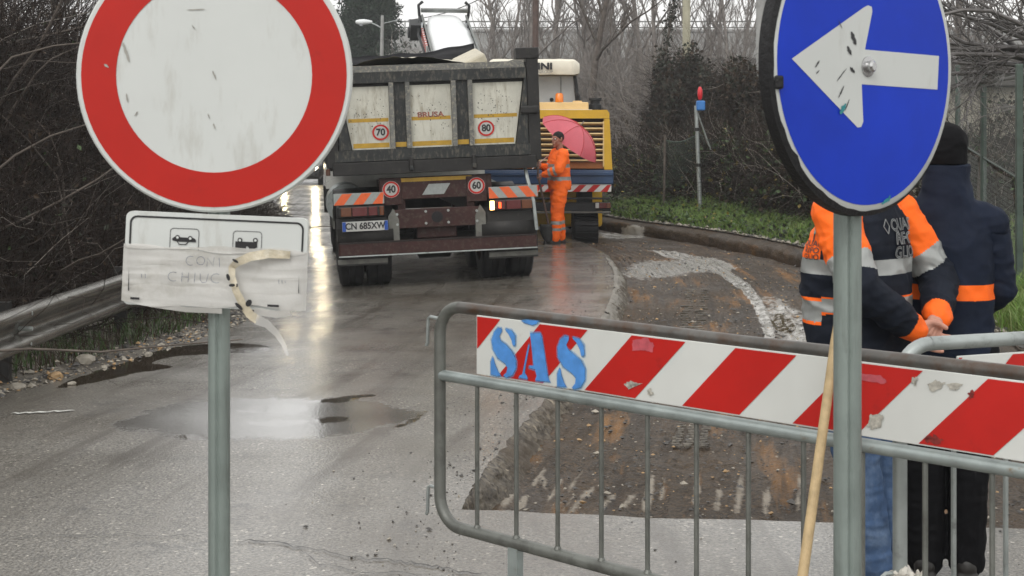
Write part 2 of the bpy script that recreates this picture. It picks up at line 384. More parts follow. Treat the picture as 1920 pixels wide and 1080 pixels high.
M['milled'] = ground_mat('milled', (.015,.010,.006), (.072,.050,.031), (.070,.043,.021), 55, .5, .75, 1.1, .55, film=.10, film_r=.25, spec=.3, lane=('lane', (.030,.020,.012), (.23,.105,.022)),
    layers=(('scrape', (.22,.19,.15), .5, .6), ('pale_streak', (.40,.385,.355), .14, .25), ('mud', (.12,.095,.062), .04, .03)))  # second layer: pale, smoother streaks and blobs over the brown floor
M['broken_edge'] = ground_mat('broken_edge', (.028,.021,.015), (.17,.145,.11), (.07,.052,.035), 30, .5, .75, 1.2, 1.2, film=.15, film_r=.3, spec=.3)
M['gravel'] = ground_mat('gravel', (.05,.042,.034), (.17,.15,.12), (.05,.042,.03), 40, .4, .7, 1.0, .8)
# ------------------------------------------------------------------ ground, road, milled trench, verges
def curve_fn(pts, k=9):
    ys = np.array([p[1] for p in pts], float); xs = np.array([p[0] for p in pts], float)
    yy = np.linspace(ys[0], ys[-1], 600); xx = np.interp(yy, ys, xs)
    pad = np.r_[np.full(k, xx[0]), xx, np.full(k, xx[-1])]; xx = np.convolve(pad, np.ones(2*k+1)/(2*k+1), 'valid')
    return lambda y: np.interp(y, yy, xx)
XL = curve_fn([(-3.9,0),(-3.5,8),(-3.2,9.8),(-2.8,11.5),(-2.6,14),(-2.6,17.5),(-3.0,21),(-4.5,30.7),(-6.3,38),(-10,54),(-13,70)])
XT = curve_fn([(-.25,6.49),(0,8.1),(.22,9.2),(.55,11.2),(.9,13.6),(1.15,15.8),(1.3,18),(1.33,21),(1.1,23),(.5,26),(-.6,30),(-3,38),(-6.2,54),(-9.5,70)], 5)
XR = curve_fn([(2.7,6),(3.1,8),(3.5,10.2),(3.95,15),(4.0,19.5),(3.6,22),(3.05,24.2),(1.9,27),(1.0,31),(-.5,38),(-3.5,54),(-6.5,70)])
def sst(a, b, x): t = np.clip((x-a)/(b-a), 0, 1); return t*t*(3-2*t)
def zroad(x, y): return -.05*sst(9, 16, y)*np.clip(.4-x, 0, 3.6)*(1-.6*sst(26, 44, y))
def fbm(x, y, s, seed=0, o=3):
    x, y = np.broadcast_arrays(np.asarray(x, float), np.asarray(y, float)); r = np.zeros(x.shape); a = 1.0; g = np.random.default_rng(seed)
    for k in range(o):
        for j in range(4):
            th, ph, f = g.uniform(0, 6.28), g.uniform(0, 6.28), s*2**k*g.uniform(.7, 1.4)
            r += a*np.sin((x*math.cos(th)+y*math.sin(th))*f*6.28+ph)/4
        a *= .55
    return r
TD = -.115                                  # milled depth
def front_y(x): return np.where(x < -.25, 6.49, 6.49-.135*(x+.25))
def grid_faces(nr, nc, off=0):
    i = (np.arange(nr-1)[:, None]*nc+np.arange(nc-1)[None]).ravel()+off
    return np.stack([i, i+1, i+nc+1, i+nc], 1)
def sheet(X, Y, Z): return np.stack([X, Y, Z], -1).reshape(-1, 3)

g1 = sheet(*np.broadcast_arrays(np.array([[-118., 118.]]), np.array([[-40.], [150.]]), np.array([[-.6]])))
tag(mesh_np('ground', g1, grid_faces(2, 2), M['soil']), kind='structure')

# asphalt: the part in front of the milled lane, and the lane that is left
nc = 160; t = np.linspace(0, 1, nc)[None]; r1 = np.linspace(0, 1, 90)[:, None]
x0 = XL(r1*6.49); X = x0+(8.0-x0)*t
Yf = front_y(X)+.012*fbm(X, X*0, 2.2, 3)*(X > -.2)
Y = .2+(Yf-.2)*r1; Z1 = zroad(X, Y)+.006*fbm(X, Y, .35, 5)
V1 = sheet(X, Y, Z1)
yy = np.concatenate([6.49+np.linspace(0, 1, 260)**1.2*12, np.linspace(18.6, 70, 150)[0:]])[:, None]
edge = XT(yy)+(.016*fbm(yy*0, yy, 1.6, 8)+.012*fbm(yy*0, yy, 5., 9))*sst(6.49, 6.8, yy)
xl = XL(yy)+.08*fbm(yy*0, yy, .5, 21)
X2 = xl+(edge-xl)*t; Y2 = np.broadcast_to(yy, X2.shape); Z2 = zroad(X2, Y2)+.006*fbm(X2, Y2, .35, 5)
V2 = sheet(X2, Y2, Z2)
tag(mesh_np('road', np.vstack([V1, V2]), np.vstack([grid_faces(90, nc), grid_faces(len(yy), nc, len(V1))]), M['asphalt'], None, True), kind='structure')
# milled lane floor, crumbling edges and the right-hand bank
yb = np.concatenate([np.linspace(5.9, 8.6, 190), np.linspace(8.62, 18, 240), np.linspace(18.2, 70, 170)])[:, None]
nb = 200; tb = np.linspace(0, 1, nb)[None]
xa = np.where(yb < 6.49, -.25, XT(yb))-.06; xb = np.where(yb < 6.3, 8.0, XR(yb)+.1)
Xb = xa+(xb-xa)*tb; Yb = np.broadcast_to(yb, Xb.shape)
wet = fbm(Xb, Yb, .45, 31)
ridge = .006*np.sin((Xb-XT(Yb))*6.28/.11+2*fbm(Xb, Yb, .3, 4))
Zb = TD+zroad(Xb, Yb)*.7+.016*wet+.012*fbm(Xb, Yb, 2.6, 33)+ridge+.009*fbm(Xb, Yb, 7, 35)*sst(0, .5, fbm(Xb, Yb, 1.1, 36)+.3)
fl = sheet(Xb, Yb, Zb)
# left wall strip (from the ragged asphalt edge down to the floor)
k = 7; s = np.linspace(0, 1, k)[None]
prof = s**1.3
crumb = .02*fbm(yy+s*3, yy*1.0+s, 4.5, 41)*np.sin(np.pi*s)+.015*fbm(yy*2+s*5, s*4, 7, 44)*np.sin(np.pi*s)
Xw = edge+.11*sst(6.49, 7.4, yy)*s+crumb+.05*s; Zw = zroad(edge, yy)-.002+(TD-.03)*prof+.012*fbm(yy*3, s*5, 5, 47)*np.sin(np.pi*s)
wl = sheet(Xw, np.broadcast_to(yy, Xw.shape), Zw)
xf = np.linspace(-.27, 8, 160)[:, None]; yf = front_y(xf)+.012*fbm(xf, xf*0, 2.2, 3)*(xf > -.2)
wf = sheet(np.broadcast_to(xf, (160, 5)), yf+.03*np.linspace(0, 1, 5)[None], zroad(xf, yf)-.003+(TD-.03)*np.linspace(0, 1, 5)[None])
# right bank wall
yr = np.concatenate([np.linspace(6.0, 30, 240), np.linspace(30.3, 70, 60)])[:, None]; kr = 8; sr = np.linspace(0, 1, kr)[None]
BT = .13
xr = XR(yr)+.03*fbm(yr*0, yr, .9, 51)
Xr = xr+.06*sst(0, .35, 1-sr)*-1+.19*sr**4+.06+.035*fbm(yr*3, sr*5, 2.2, 53)*np.sin(np.pi*sr); Zr = TD-.04+zroad(xr, yr)+(BT-TD+.04)*sr**.9+.012*fbm(yr*4, sr*6, 3, 54)*np.sin(np.pi*sr)
wr = sheet(Xr, np.broadcast_to(yr, Xr.shape), Zr)
o = 0; FS = []; VS = []; MI = []
for V_, nr_, nc_, mi_ in ((fl, len(yb), nb, 0), (wl, len(yy), k, 1), (wf, 160, 5, 1), (wr, len(yr), kr, 0)):
    f_ = grid_faces(nr_, nc_, o); FS.append(f_); VS.append(V_); o += len(V_); MI.append(np.full(len(f_), mi_))
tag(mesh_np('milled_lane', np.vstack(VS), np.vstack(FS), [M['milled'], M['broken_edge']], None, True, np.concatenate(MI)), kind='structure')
# verges
def zright(x, y):
    d = x-(XR(y)+.2); return BT+zroad(XR(y), y)+.30*sst(.2, 2.6, d)*1.3+.55*sst(2.2, 6, d)*sst(17, 24, y)+.03*fbm(x, y, .8, 61)*sst(0, .4, d)
dd = np.concatenate([np.linspace(0, 3, 40), np.geomspace(3.15, 60, 30)])[None]
yv = np.concatenate([np.linspace(6.0, 30, 200), np.linspace(30.4, 70, 60)])[:, None]
Xv = XR(yv)+.03*fbm(yv*0, yv, .9, 51)+.19+dd; Yv = np.broadcast_to(yv, Xv.shape)
tag(mesh_np('right_verge', sheet(Xv, Yv, zright(Xv, Yv)), grid_faces(len(yv), dd.shape[1]), M['soil'], None, True), kind='structure')
def zleft(x, y):
    d = XL(y)-x; bank = 2.7*sst(.95, 3.9, d)*(1-.55*sst(34, 52, y)); 
    return zroad(XL(y), y)-.012+.05*sst(.1, .8, d)+bank+.02*fbm(x, y, 1.4, 63)*sst(.05, .5, d)
dl = np.concatenate([np.linspace(-.35, 5, 90), np.geomspace(5.2, 60, 25)])[None]
yl = np.concatenate([np.linspace(1, 30, 220), np.linspace(30.4, 70, 60)])[:, None]
Xl = XL(yl)-dl; Yl = np.broadcast_to(yl, Xl.shape)
Zl = np.where(dl < 0, zroad(Xl, Yl)-.03, zleft(Xl, Yl))
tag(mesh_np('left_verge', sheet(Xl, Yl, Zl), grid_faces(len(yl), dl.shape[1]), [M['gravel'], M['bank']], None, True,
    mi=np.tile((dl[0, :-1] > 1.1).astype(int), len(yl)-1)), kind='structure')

# standing water, smooth patches, pale streaks and scrapes: soft masks stored on the vertices, outlines in photo pixels
def smooth_poly(pix, z, q=8):
    pts = [gnd(u, v, z) for u, v in pix]; P = []; n = len(pts)
    for i in range(n):
        a, b, c_, d = pts[i-1], pts[i], pts[(i+1) % n], pts[(i+2) % n]
        for j in range(q): s_ = j/q; p = .5*((2*b)+(c_-a)*s_+(2*a-5*b+4*c_-d)*s_**2+(3*b-a-3*c_+d)*s_**3); P.append((p.x, p.y))
    return np.array(P)
def poly_mask(V, P, soft, aspect=2.5):
    """1 inside the outline, 0 outside, soft rim; distances along the view are divided by aspect"""
    lo, hi = P.min(0)-.6, P.max(0)+1.2; sel = np.where((V[:, 0] > lo[0]) & (V[:, 0] < hi[0]) & (V[:, 1] > lo[1]) & (V[:, 1] < hi[1]))[0]; out_ = np.zeros(len(V))
    if not len(sel): return out_
    x, y = V[sel, 0], V[sel, 1]/aspect; Q = P/np.array([1, aspect]); A = Q; B = np.roll(Q, -1, 0); best = np.full(len(sel), 9.); ins = np.zeros(len(sel), bool)
    for (ax, ay), (bx, by) in zip(A, B):
        t_ = np.clip(((x-ax)*(bx-ax)+(y-ay)*(by-ay))/max((bx-ax)**2+(by-ay)**2, 1e-12), 0, 1); best = np.minimum(best, np.hypot(x-ax-t_*(bx-ax), y-ay-t_*(by-ay)))
        c_ = ((ay > y) != (by > y)); ins ^= c_ & (x < (bx-ax)*(y-ay)/(by-ay if by != ay else 1e-9)+ax)
    out_[sel] = np.clip(.5+np.where(ins, best, -best)/soft, 0, 1); return out_
def set_attr(o, name, val):
    a = o.data.attributes.new(name, 'FLOAT', 'POINT'); a.data.foreach_set('value', np.asarray(val, np.float32))
def masks(o, table, z):
    V = np.zeros(len(o.data.vertices)*3); o.data.vertices.foreach_get('co', V); V = V.reshape(-1, 3)
    for name, lst in table.items():
        m = np.zeros(len(V))
        for pix, soft in lst: m = np.maximum(m, poly_mask(V, smooth_poly(pix, z), soft))
        set_attr(o, name, m)
    return V
road = bpy.data.objects['road']; lane = bpy.data.objects['milled_lane']
VR = masks(road, {
 'patch': [([(205,798),(300,765),(420,748),(560,745),(700,752),(790,768),(780,785),(700,806),(600,822),(470,824),(390,822),(290,812)], .22)],
 'shine': [([(440,770),(500,760),(570,761),(562,774),(500,778)], .12), ([(440,792),(520,788),(580,790),(520,800)], .06)],
 'mud': [([(105,726),(180,690),(250,660),(330,638),(420,630),(500,638),(500,650),(420,655),(330,660),(290,672),(320,682),(250,697),(170,718)], .10),
         ([(592,786),(625,781),(660,782),(640,791),(605,794)], .12), ([(728,802),(762,791),(798,770),(792,784),(760,800),(738,806)], .10), ([(570,752),(620,749),(690,740),(700,744),(640,755),(590,756)], .10), ([(325,818),(360,812),(395,815),(395,826),(345,824)], .03)]}, 0)
sc_l = []
for u, v, du, dv, w in ((1020,880,-18,26,7),(1050,905,-30,40,8),(1090,885,-22,30,7),(1110,915,-40,45,10),(1075,930,-18,22,7),(1150,925,-20,26,7),(1190,925,-24,30,9),(1222,900,-10,50,14),(1245,900,-6,30,8),(1310,900,-6,44,10),(1350,915,-6,40,8),(1390,895,-8,64,10),(1440,915,-6,44,10),(1500,895,-4,60,9),(1015,895,8,14,6),(960,920,-14,26,12),(985,925,-10,26,16)):
    sc_l.append(([(u-w/2, v), (u+w/2, v), (u+du+w/2, v+dv), (u+du-w/2, v+dv)], .06))
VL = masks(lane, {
 'pale_streak': [([(1210,469),(1270,474),(1340,492),(1395,525),(1430,565),(1450,618),(1458,700),(1438,700),(1430,618),(1408,568),(1372,530),(1320,502),(1255,482)], .05), ([(1290,478),(1340,486),(1375,500),(1350,508),(1310,496)], .28),
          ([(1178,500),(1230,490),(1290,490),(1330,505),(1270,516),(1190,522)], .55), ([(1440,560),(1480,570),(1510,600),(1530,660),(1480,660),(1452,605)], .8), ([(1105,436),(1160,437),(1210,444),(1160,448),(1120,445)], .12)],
 'scrape': sc_l, 'mud': [([(1445,590),(1472,592),(1492,614),(1478,626),(1452,614)], .05), ([(1480,470),(1505,475),(1500,490),(1470,482)], .05)]}, TD)
for o_, V_ in ((road, VR), (lane, VL)):
    av = o_.data.attributes.new('lane', 'FLOAT_VECTOR', 'POINT'); av.data.foreach_set('vector', np.stack([V_[:, 0]-XT(V_[:, 1]), V_[:, 1], V_[:, 2]*0], 1).astype(np.float32).ravel())

# crawler prints pressed into the milled floor
g = random.Random(4)
mb = MB()
for i in range(14):
    for j in (0, 1, 2):
        c_ = gnd(1300+(j-1)*24-i*.6, 800+i*3.1, TD); mb.box((c_.x+g.uniform(-.01, .01), c_.y, TD+.012), (.055*g.uniform(.6, 1.1), .018, .012))
for i in range(26):
    for j in (0, 1):
        c_ = gnd(1296+j*26-i*.8, 545+i*4.4, TD); mb.box((c_.x+g.uniform(-.02, .02), c_.y, TD+.012), (.11*g.uniform(.5, 1.1), .035, .012))
tag(mb.build('crawler_prints', M['gravel']), 'ladder shaped crawler track prints pressed into the milled floor', 'track prints', kind='stuff')

# pale crumbling rim of older surfacing along the milled edge
rim = empty('broken_rim', (float(XT(14.5)), 14.5, 0), 'pale cracked rim of old surfacing along the milled edge', 'road edge')
yk = 11.6; kk = 0; gk = random.Random(9)
while yk < 19.2:
    L_ = gk.uniform(.7, 1.5); ys_ = np.linspace(yk, yk+L_-.03, 9); V = []; Fs = []; nk = 7
    for y_ in ys_:
        x_ = float(XT(y_)); w_ = .12+.045*noise.noise(Vector((y_*1.7, 3, kk)))
        for q in range(nk):
            t_ = q/(nk-1); V.append((x_-.03+w_*t_+.03*noise.noise(Vector((y_*6, t_*5, 1)))-rim.location.x, y_-rim.location.y, float(zroad(np.array(x_), np.array(y_)))+.012-.085*t_**2.2+.030*noise.noise(Vector((y_*7, t_*6, kk)))))
        V.append((x_-.03+w_+.012-rim.location.x, y_-rim.location.y, TD-.02))
    nk += 1
    for i in range(8):
        for q in range(nk-1): a = i*nk+q; Fs.append((a, a+1, a+nk+1, a+nk))
    Fs += [tuple(range(nk)), tuple(8*nk+q for q in range(nk))]
    MB().add(V, Fs).build('slab', M['slab'], rim, True); yk += L_; kk += 1

# cracks in the asphalt and a painted dash
def strip(mbx, pix, w, lift, jit=1.5, sub=6, seed=0):
    g = random.Random(seed); pts = []
    for i in range(len(pix)-1):
        for q in range(sub):
            s_ = q/sub; pts.append((pix[i][0]*(1-s_)+pix[i+1][0]*s_, pix[i][1]*(1-s_)+pix[i+1][1]*s_))
    pts.append(pix[-1]); L_ = []; R_ = []
    for i, (u, v) in enumerate(pts):
        c_ = gnd(u, v+g.gauss(0, jit)); ww = w*g.uniform(.4, 1.3)*(0.3 if i in (0, len(pts)-1) else 1)
        z = float(zroad(np.array(c_.x), np.array(c_.y)))+.006*float(fbm(np.array(c_.x), np.array(c_.y), .35, 5))+lift
        L_.append((c_.x, c_.y-ww, z)); R_.append((c_.x, c_.y+ww, z))
    n = len(pts); mbx.add(L_+R_, [(i, i+1, n+i+1, n+i) for i in range(n-1)])
mb = MB()
strip(mb, [(440,1018),(520,1020),(580,1030),(660,1045),(740,1053),(800,1060),(860,1072),(910,1080)], .006, .007, 2, 6, 1)
strip(mb, [(0,1012),(120,1008),(240,1006),(390,1016)], .003, .007, 1.5, 6, 2)
strip(mb, [(560,1030),(600,1060),(680,1075),(800,1079)], .003, .007, 2, 6, 3)
strip(mb, [(440,735),(520,715),(590,700),(620,680)], .004, .007, 2, 6, 4)
tag(mb.build('crack_lines', M['crack']), 'thin dark cracks running across the wet asphalt', 'cracks', kind='stuff')
mb = MB(); strip(mb, [(20,777),(80,774),(140,770)], .018, .008, .6, 8, 6)
tag(mb.build('paint_dash', M['white_paint']), 'short worn white paint dash on the asphalt', 'paint mark')

# stones: counted ones on the left gravel, loose crumbs as stuff
def rock(name, c, r, m, seed, sq=.6):
    bm = bmesh.new(); bmesh.ops.create_icosphere(bm, subdivisions=2, radius=r); g = random.Random(seed); off = Vector((g.uniform(0, 50),)*3)
    ax = (g.uniform(.8, 1.4), g.uniform(.7, 1.1), sq*g.uniform(.8, 1.2))
    for v in bm.verts: v.co = Vector((v.co.x*ax[0], v.co.y*ax[1], v.co.z*ax[2]))*(1+.45*noise.noise(v.co/r*1.1+off))
    me = bpy.data.meshes.new(name); bm.to_mesh(me); bm.free(); me.materials.append(m); o_ = link(name, me); o_.location = c
    o_.rotation_euler = (0, 0, g.uniform(0, 6)); return o_
for u, v, r_, m_, lb in ((160,672,.085,'stone','large pale grey boulder fragment beside the left puddle'),(103,703,.055,'stone_ochre','ochre orange stone at the gravel edge of the left puddle'),
        (33,725,.05,'stone','flat pale stone on the road edge by the guardrail'),(278,654,.035,'stone','small white stone lying in the muddy puddle'),(135,720,.03,'stone','small pale stone at the near tip of the puddle')):
    p = gnd(u, v); p.z = float(zleft(np.array(p.x), np.array(p.y))) if p.x < float(XL(p.y)) else float(zroad(np.array(p.x), np.array(p.y)))
    tag(rock('stone', (p.x, p.y, p.z+r_*.25), r_, M[m_], int(u)), lb, 'stone')
def pebbles(name, C, size, mats, label, mi, seed=1):
    g = np.random.default_rng(seed); N = len(C); base = np.array([[1,0,0],[-1,0,0],[0,1,0],[0,-1,0],[0,0,1],[0,0,-1]], float)
    V = base[None]*g.uniform(.55, 1.25, (N, 6, 1))*np.array([1.2, 1, .6])+g.normal(0, .12, (N, 6, 3)); a = g.uniform(0, 6.28, N)
    c_, s_ = np.cos(a)[:, None], np.sin(a)[:, None]; V = np.stack([V[..., 0]*c_-V[..., 1]*s_, V[..., 0]*s_+V[..., 1]*c_, V[..., 2]], -1)
    V = V*np.asarray(size)[:, None, None]+C[:, None]; i = np.arange(N)[:, None]*6
    T = np.array([[0,2,4],[2,1,4],[1,3,4],[3,0,4],[2,0,5],[1,2,5],[3,1,5],[0,3,5]])
    Fc = (i[:, :, None]+T[None]).reshape(-1, 3)
    return tag(mesh_np(name, V.reshape(-1, 3), Fc, mats, None, False, np.repeat(mi, 8)), label, 'gravel', kind='stuff')
N = 5200; y = 5+rng.random(N)**.8*18; x = XL(y)-np.abs(rng.normal(.10, .34, N))+.02
z = np.where(x < XL(y), zleft(x, y), zroad(x, y)); sz = np.minimum(.035, .005+rng.exponential(.007, N))
pebbles('roadside_gravel', np.stack([x, y, z+sz*.3], 1), sz, [M['stone'], M['stone_ochre'], M['stone_dark']], 'loose gravel and stone chips along the left road edge', rng.choice(3, N, p=[.35, .15, .5]))
N = 2600; y = 5.0+rng.random(N)*16; x = np.where(rng.random(N) < .7, XT(np.maximum(y, 6.6))-rng.exponential(.18, N), rng.uniform(-.2, 3, N)); 
ok = (x < XT(np.maximum(y, 6.5))-.03) | (y < front_y(x)-.05); x, y = x[ok], y[ok]; sz = np.minimum(.013, .002+rng.exponential(.0022, len(x)))
pebbles('asphalt_crumbs', np.stack([x, y, zroad(x, y)+.006*fbm(x, y, .35, 5)+sz*.4], 1), sz, [M['stone_dark'], M['stone']], 'dark asphalt crumbs scattered beside the milled edge', rng.choice(2, len(x), p=[.85, .15]), 2)
N = 6500; y = 6.4+rng.random(N)**1.3*18; f = rng.random(N); x = XT(y)+.16+(XR(y)-XT(y)-.2)*f; sz = np.minimum(.022, .004+rng.exponential(.004, N))
pebbles('milled_rubble', np.stack([x, y, TD+zroad(x, y)*.7+.01+sz*.3], 1), sz, [M['stone_dark'], M['stone'], M['stone_ochre']], 'loose rubble lying on the milled lane', rng.choice(3, N, p=[.72, .14, .14]), 3)
# kerb stones of dark fallen asphalt along the right bank rim
N = 2600; y = 7+rng.random(N)*26; x = XR(y)+.2+np.abs(rng.normal(0, .12, N)); sz = .008+rng.exponential(.010, N)
pebbles('bank_rim_gravel', np.stack([x, y, zright(x, y)+sz*.3], 1), sz, [M['stone'], M['stone_dark']], 'pale grit along the rim of the right bank', rng.choice(2, N, p=[.6, .4]), 4)

# ------------------------------------------------------------------ guard rail on the left
gr = empty('guard_rail', (-3.38, 11, 0), 'grey steel guard rail with rounded W profile along the left bramble bank', 'guard rail')
def rail_pt(s): return Vector((-3.62+.30*s, 3.0+9.75*s, float(zleft(np.array(-3.62+.30*s), np.array(3.0+9.75*s)))))
prof = [(.01,0),(.045,.004),(.075,.016),(.095,.040),(.095,.062),(.075,.088),(.035,.108),(.008,.128),(0,.155),(.008,.182),(.035,.202),(.075,.222),(.095,.248),(.095,.270),(.075,.294),(.045,.306),(.01,.31)]
def wbeam(s0, s1, name='rail_beam', nn=10):
    V = []; Fs = []; n_ = len(prof)
    for i in range(nn+1):
        p = rail_pt(s0+(s1-s0)*i/nn)
        for layer in (0, 1):
            for (a, b) in prof: V.append((p.x+a+(.004 if layer else 0)-gr.location.x, p.y-gr.location.y, .20+b))
    w = 2*n_
    for i in range(nn):
        for j in range(n_-1):
            Fs.append((i*w+j, i*w+j+1, (i+1)*w+j+1, (i+1)*w+j)); Fs.append((i*w+n_+j, (i+1)*w+n_+j, (i+1)*w+n_+j+1, i*w+n_+j+1))
        for j in (0, n_-1): Fs.append((i*w+j, (i+1)*w+j, (i+1)*w+n_+j, i*w+n_+j))
    for e in (0, nn):
        for j in range(n_-1): Fs.append((e*w+j, e*w+j+1, e*w+n_+j+1, e*w+n_+j))
    return MB().add(V, Fs).build(name, mat('rail_steel', (.21,.20,.18), .26, .75, .25, 4, .03, 40, ((.10,.085,.065), .5, .72, 6)) if 'rail_steel' not in bpy.data.materials else bpy.data.materials['rail_steel'], gr, True)
wbeam(0, .42); wbeam(.4195, 1.0)
for s_ in (.12, .42, .71, .985):
    p = rail_pt(s_)-gr.location; m_ = MB().box((p.x-.10, p.y, .11), (.10, .06, .86)); m_.box((p.x-.03, p.y, .33), (.06, .05, .16)); m_.build('post', M['truck_dark'], gr)
for s_ in (.415, .71, .985):
    p = rail_pt(s_)-gr.location
    for dz in (.05, .155, .26): MB().lathe([(0, .10), (.014, .10), (.016, .085), (.016, .0)], 'x', 8, (p.x, p.y+.02*((dz > .1)-.5), .20+dz)).build('bolt', M['galv'], gr)
# ------------------------------------------------------------------ far setting: viaduct, pale house, shed
via = empty('viaduct', (0, 95, 0), 'long grey concrete viaduct with a thin railing behind the bare trees', 'viaduct')
sc95 = 95/F
zt = H+(VH-62)*sc95
for i in range(9):
    x = -24+i*7.6
    m_ = MB(); m_.bbox((x+3.78, 0, zt-.9), (7.54, 3, 1.75), .05); m_.build('deck_panel', M['concrete'], via)
    m_ = MB(); m_.bbox((x+3.78, .15, zt-2.45), (7.54, 2.4, 1.3), .05); m_.build('girder', M['concrete'], via)
MB().box((10, .0, zt+.06), (70, 3.2, .16)).build('coping', M['concrete'], via)
for i in range(7): MB().bbox((-22+i*11.4, .3, (zt-3)/2), (1.3, 1.6, zt-3.2), .08).build('pier', M['concrete'], via)
for zz in (.55, .95): MB().tube([(-25, -1.4, zt+zz-.3), (45, -1.4, zt+zz-.3)], .045, 6).build('rail', M['wire'], via)
for i in range(36): MB().box((-24.5+i*1.95, -1.4, zt+.35), (.07, .07, .75)).build('railing_post', M['wire'], via)
hs_ = empty('pale_building', (9.5, 120, 0), 'low pale building glimpsed between bare trees under the viaduct', 'building')
m_ = MB(); m_.box((0, 0, 2.9), (30, 6, 7.2)); m_.build('wall', M['hood_white'], hs_)
m_ = MB(); m_.box((0, 0, 6.65), (31, 7, .3)); m_.build('roof', M['concrete'], hs_)
for i in range(7): MB().box((-12+i*4, -3.02, 3.2), (1.4, .08, 1.3)).build('window', M['glass'], hs_)

sh = empty('shed', (9.2, 26, 0), 'pale walled shed with dark eaves behind the mesh fence', 'shed')
m_ = MB(); m_.box((0, 0, 1.55), (5.4, 4, 1.9)); m_.build('wall', M['wall_pale'], sh)
for i in range(5): MB().box((-2.3+i*1.1, -2.012, 1.95), (1.07, .03, .96)).build('panel', M['wall_pale'], sh)
for i, zz in enumerate((2.62, 2.86, 3.1)): MB().bbox((0, -.1+.05*i, zz), (5.8-.1*i, 4.4-.1*i, .22), .02).build('roof_board', M['roof_dark'], sh)

# ------------------------------------------------------------------ poles
def ground_z(x, y): return float(zright(np.array(float(x)), np.array(float(y)))) if x > float(XR(y)) else float(zleft(np.array(float(x)), np.array(float(y))))
def pole(name, u, Y, w, ztop, m, label, cat='utility pole', cross=False):
    x = (u-960)*Y/F; z0 = ground_z(x, Y) if Y < 68 else -.6
    r_ = empty(name, (x, Y, z0), label, cat)
    MB().tube([(0,0,-.2), (0,0,ztop*.5), (0,0,ztop)], [w/2, w*.46, w*.4], 14).build('shaft', M[m], r_, True)
    MB().bbox((0, 0, ztop-.35), (1.3, .1, .1), .01).build('crossarm', M['rust_pole'], r_)
    for xx in (-.5, 0, .5): MB().lathe([(0,.16),(.03,.15),(.045,.10),(.03,.08),(.05,.03),(.02,0),(.02,-.04)], 'z', 10, (xx, 0, ztop-.29)).build('insulator', M['hood_white'], r_, True)
    return r_
pole('utility_pole', 1287, 40, .235, 8.5, 'concrete_pole', 'pale yellowish concrete pole rising out of the ivy mound')
pole('utility_pole', 1427, 36, .27, 8.5, 'concrete', 'grey concrete pole behind the round blue arrow sign')
pole('utility_pole', 1004, 46, .21, 9.5, 'rust_pole', 'dark rusty brown pole standing behind the tipper truck')
lp = empty('street_lamp', (-5.63, 62, -.1), 'street lamp with grey cobra head beside the dark conifer', 'street lamp')
zl = H+(VH-42)*62/F
MB().tube([(0,0,-.4), (0,0,zl*.6), (.05,0,zl+.4)], [.11, .09, .07], 10).build('shaft', M['concrete'], lp, True)
MB().tube([(.03,0,zl-.15), (-.2,0,zl-.02), (-.42,0,zl+.07)], .03, 8).build('arm', M['galv'], lp, True)
m_ = MB(); m_.lathe([(0,-.36),(.07,-.34),(.11,-.2),(.12,0),(.09,.2),(.05,.36),(0,.37)], 'x', 12, (-.75, 0, zl+.12)); m_.build('lamp_head', M['hood_white'], lp, True)
m_ = MB(); m_.lathe([(0,-.10),(.07,-.09),(.10,-.02),(.10,.02)], 'z', 12, (-.86, 0, zl+.04)); m_.build('lens', M['cab_grey'], lp, True)
MB().tube([(.05,0,zl+.05),(.35,0,zl+.12),(.75,0,zl+.22)], .02, 6).build('bracket', M['galv'], lp)
m_ = MB(); P_ = [at(765, 38, 62), at(850, 5, 58), at(1000, -60, 46)]
m_.tube([P_[0].lerp(P_[2], k_/14)-Vector((0, 0, .35*math.sin(math.pi*k_/14))) for k_ in range(15)], .018, 5)
tag(m_.build('overhead_cable', M['tread']), 'thin dark overhead cable rising right above the conveyor', 'cable')

# post with blue box on the right verge
pb = at(1314, 376, 26.5); pb.z = ground_z(pb.x, 26.5)
mk = empty('marker_post', pb, 'thin grey leaning post with a blue box and red marker on top', 'post')
top = at(1305, 198, 26.5)-pb
MB().tube([(0,0,-.2), top], [.042, .034], 10).build('shaft', M['galv'], mk, True)
for s_ in (.45, .78): MB().lathe([(.046,-.03),(.052,-.03),(.052,.03),(.046,.03)], 'z', 10, top*s_).build('clamp', M['truck_dark'], mk)
MB().tube([top*.97, top*.97+Vector((.28, .1, -.75))], .014, 6).build('brace', M['galv'], mk)
m_ = MB(); m_.bbox(top+Vector((.08, -.03, .0)), (.16, .11, .18), .02); m_.build('blue_box', M['blue_box'], mk)
m_ = MB(); m_.lathe([(0,.24),(.024,.23),(.044,.18),(.047,.10),(.04,.03),(.024,0),(0,0)], 'z', 14, top+Vector((.07, -.03, .11))); m_.build('red_marker', M['red_bottle'], mk, True)

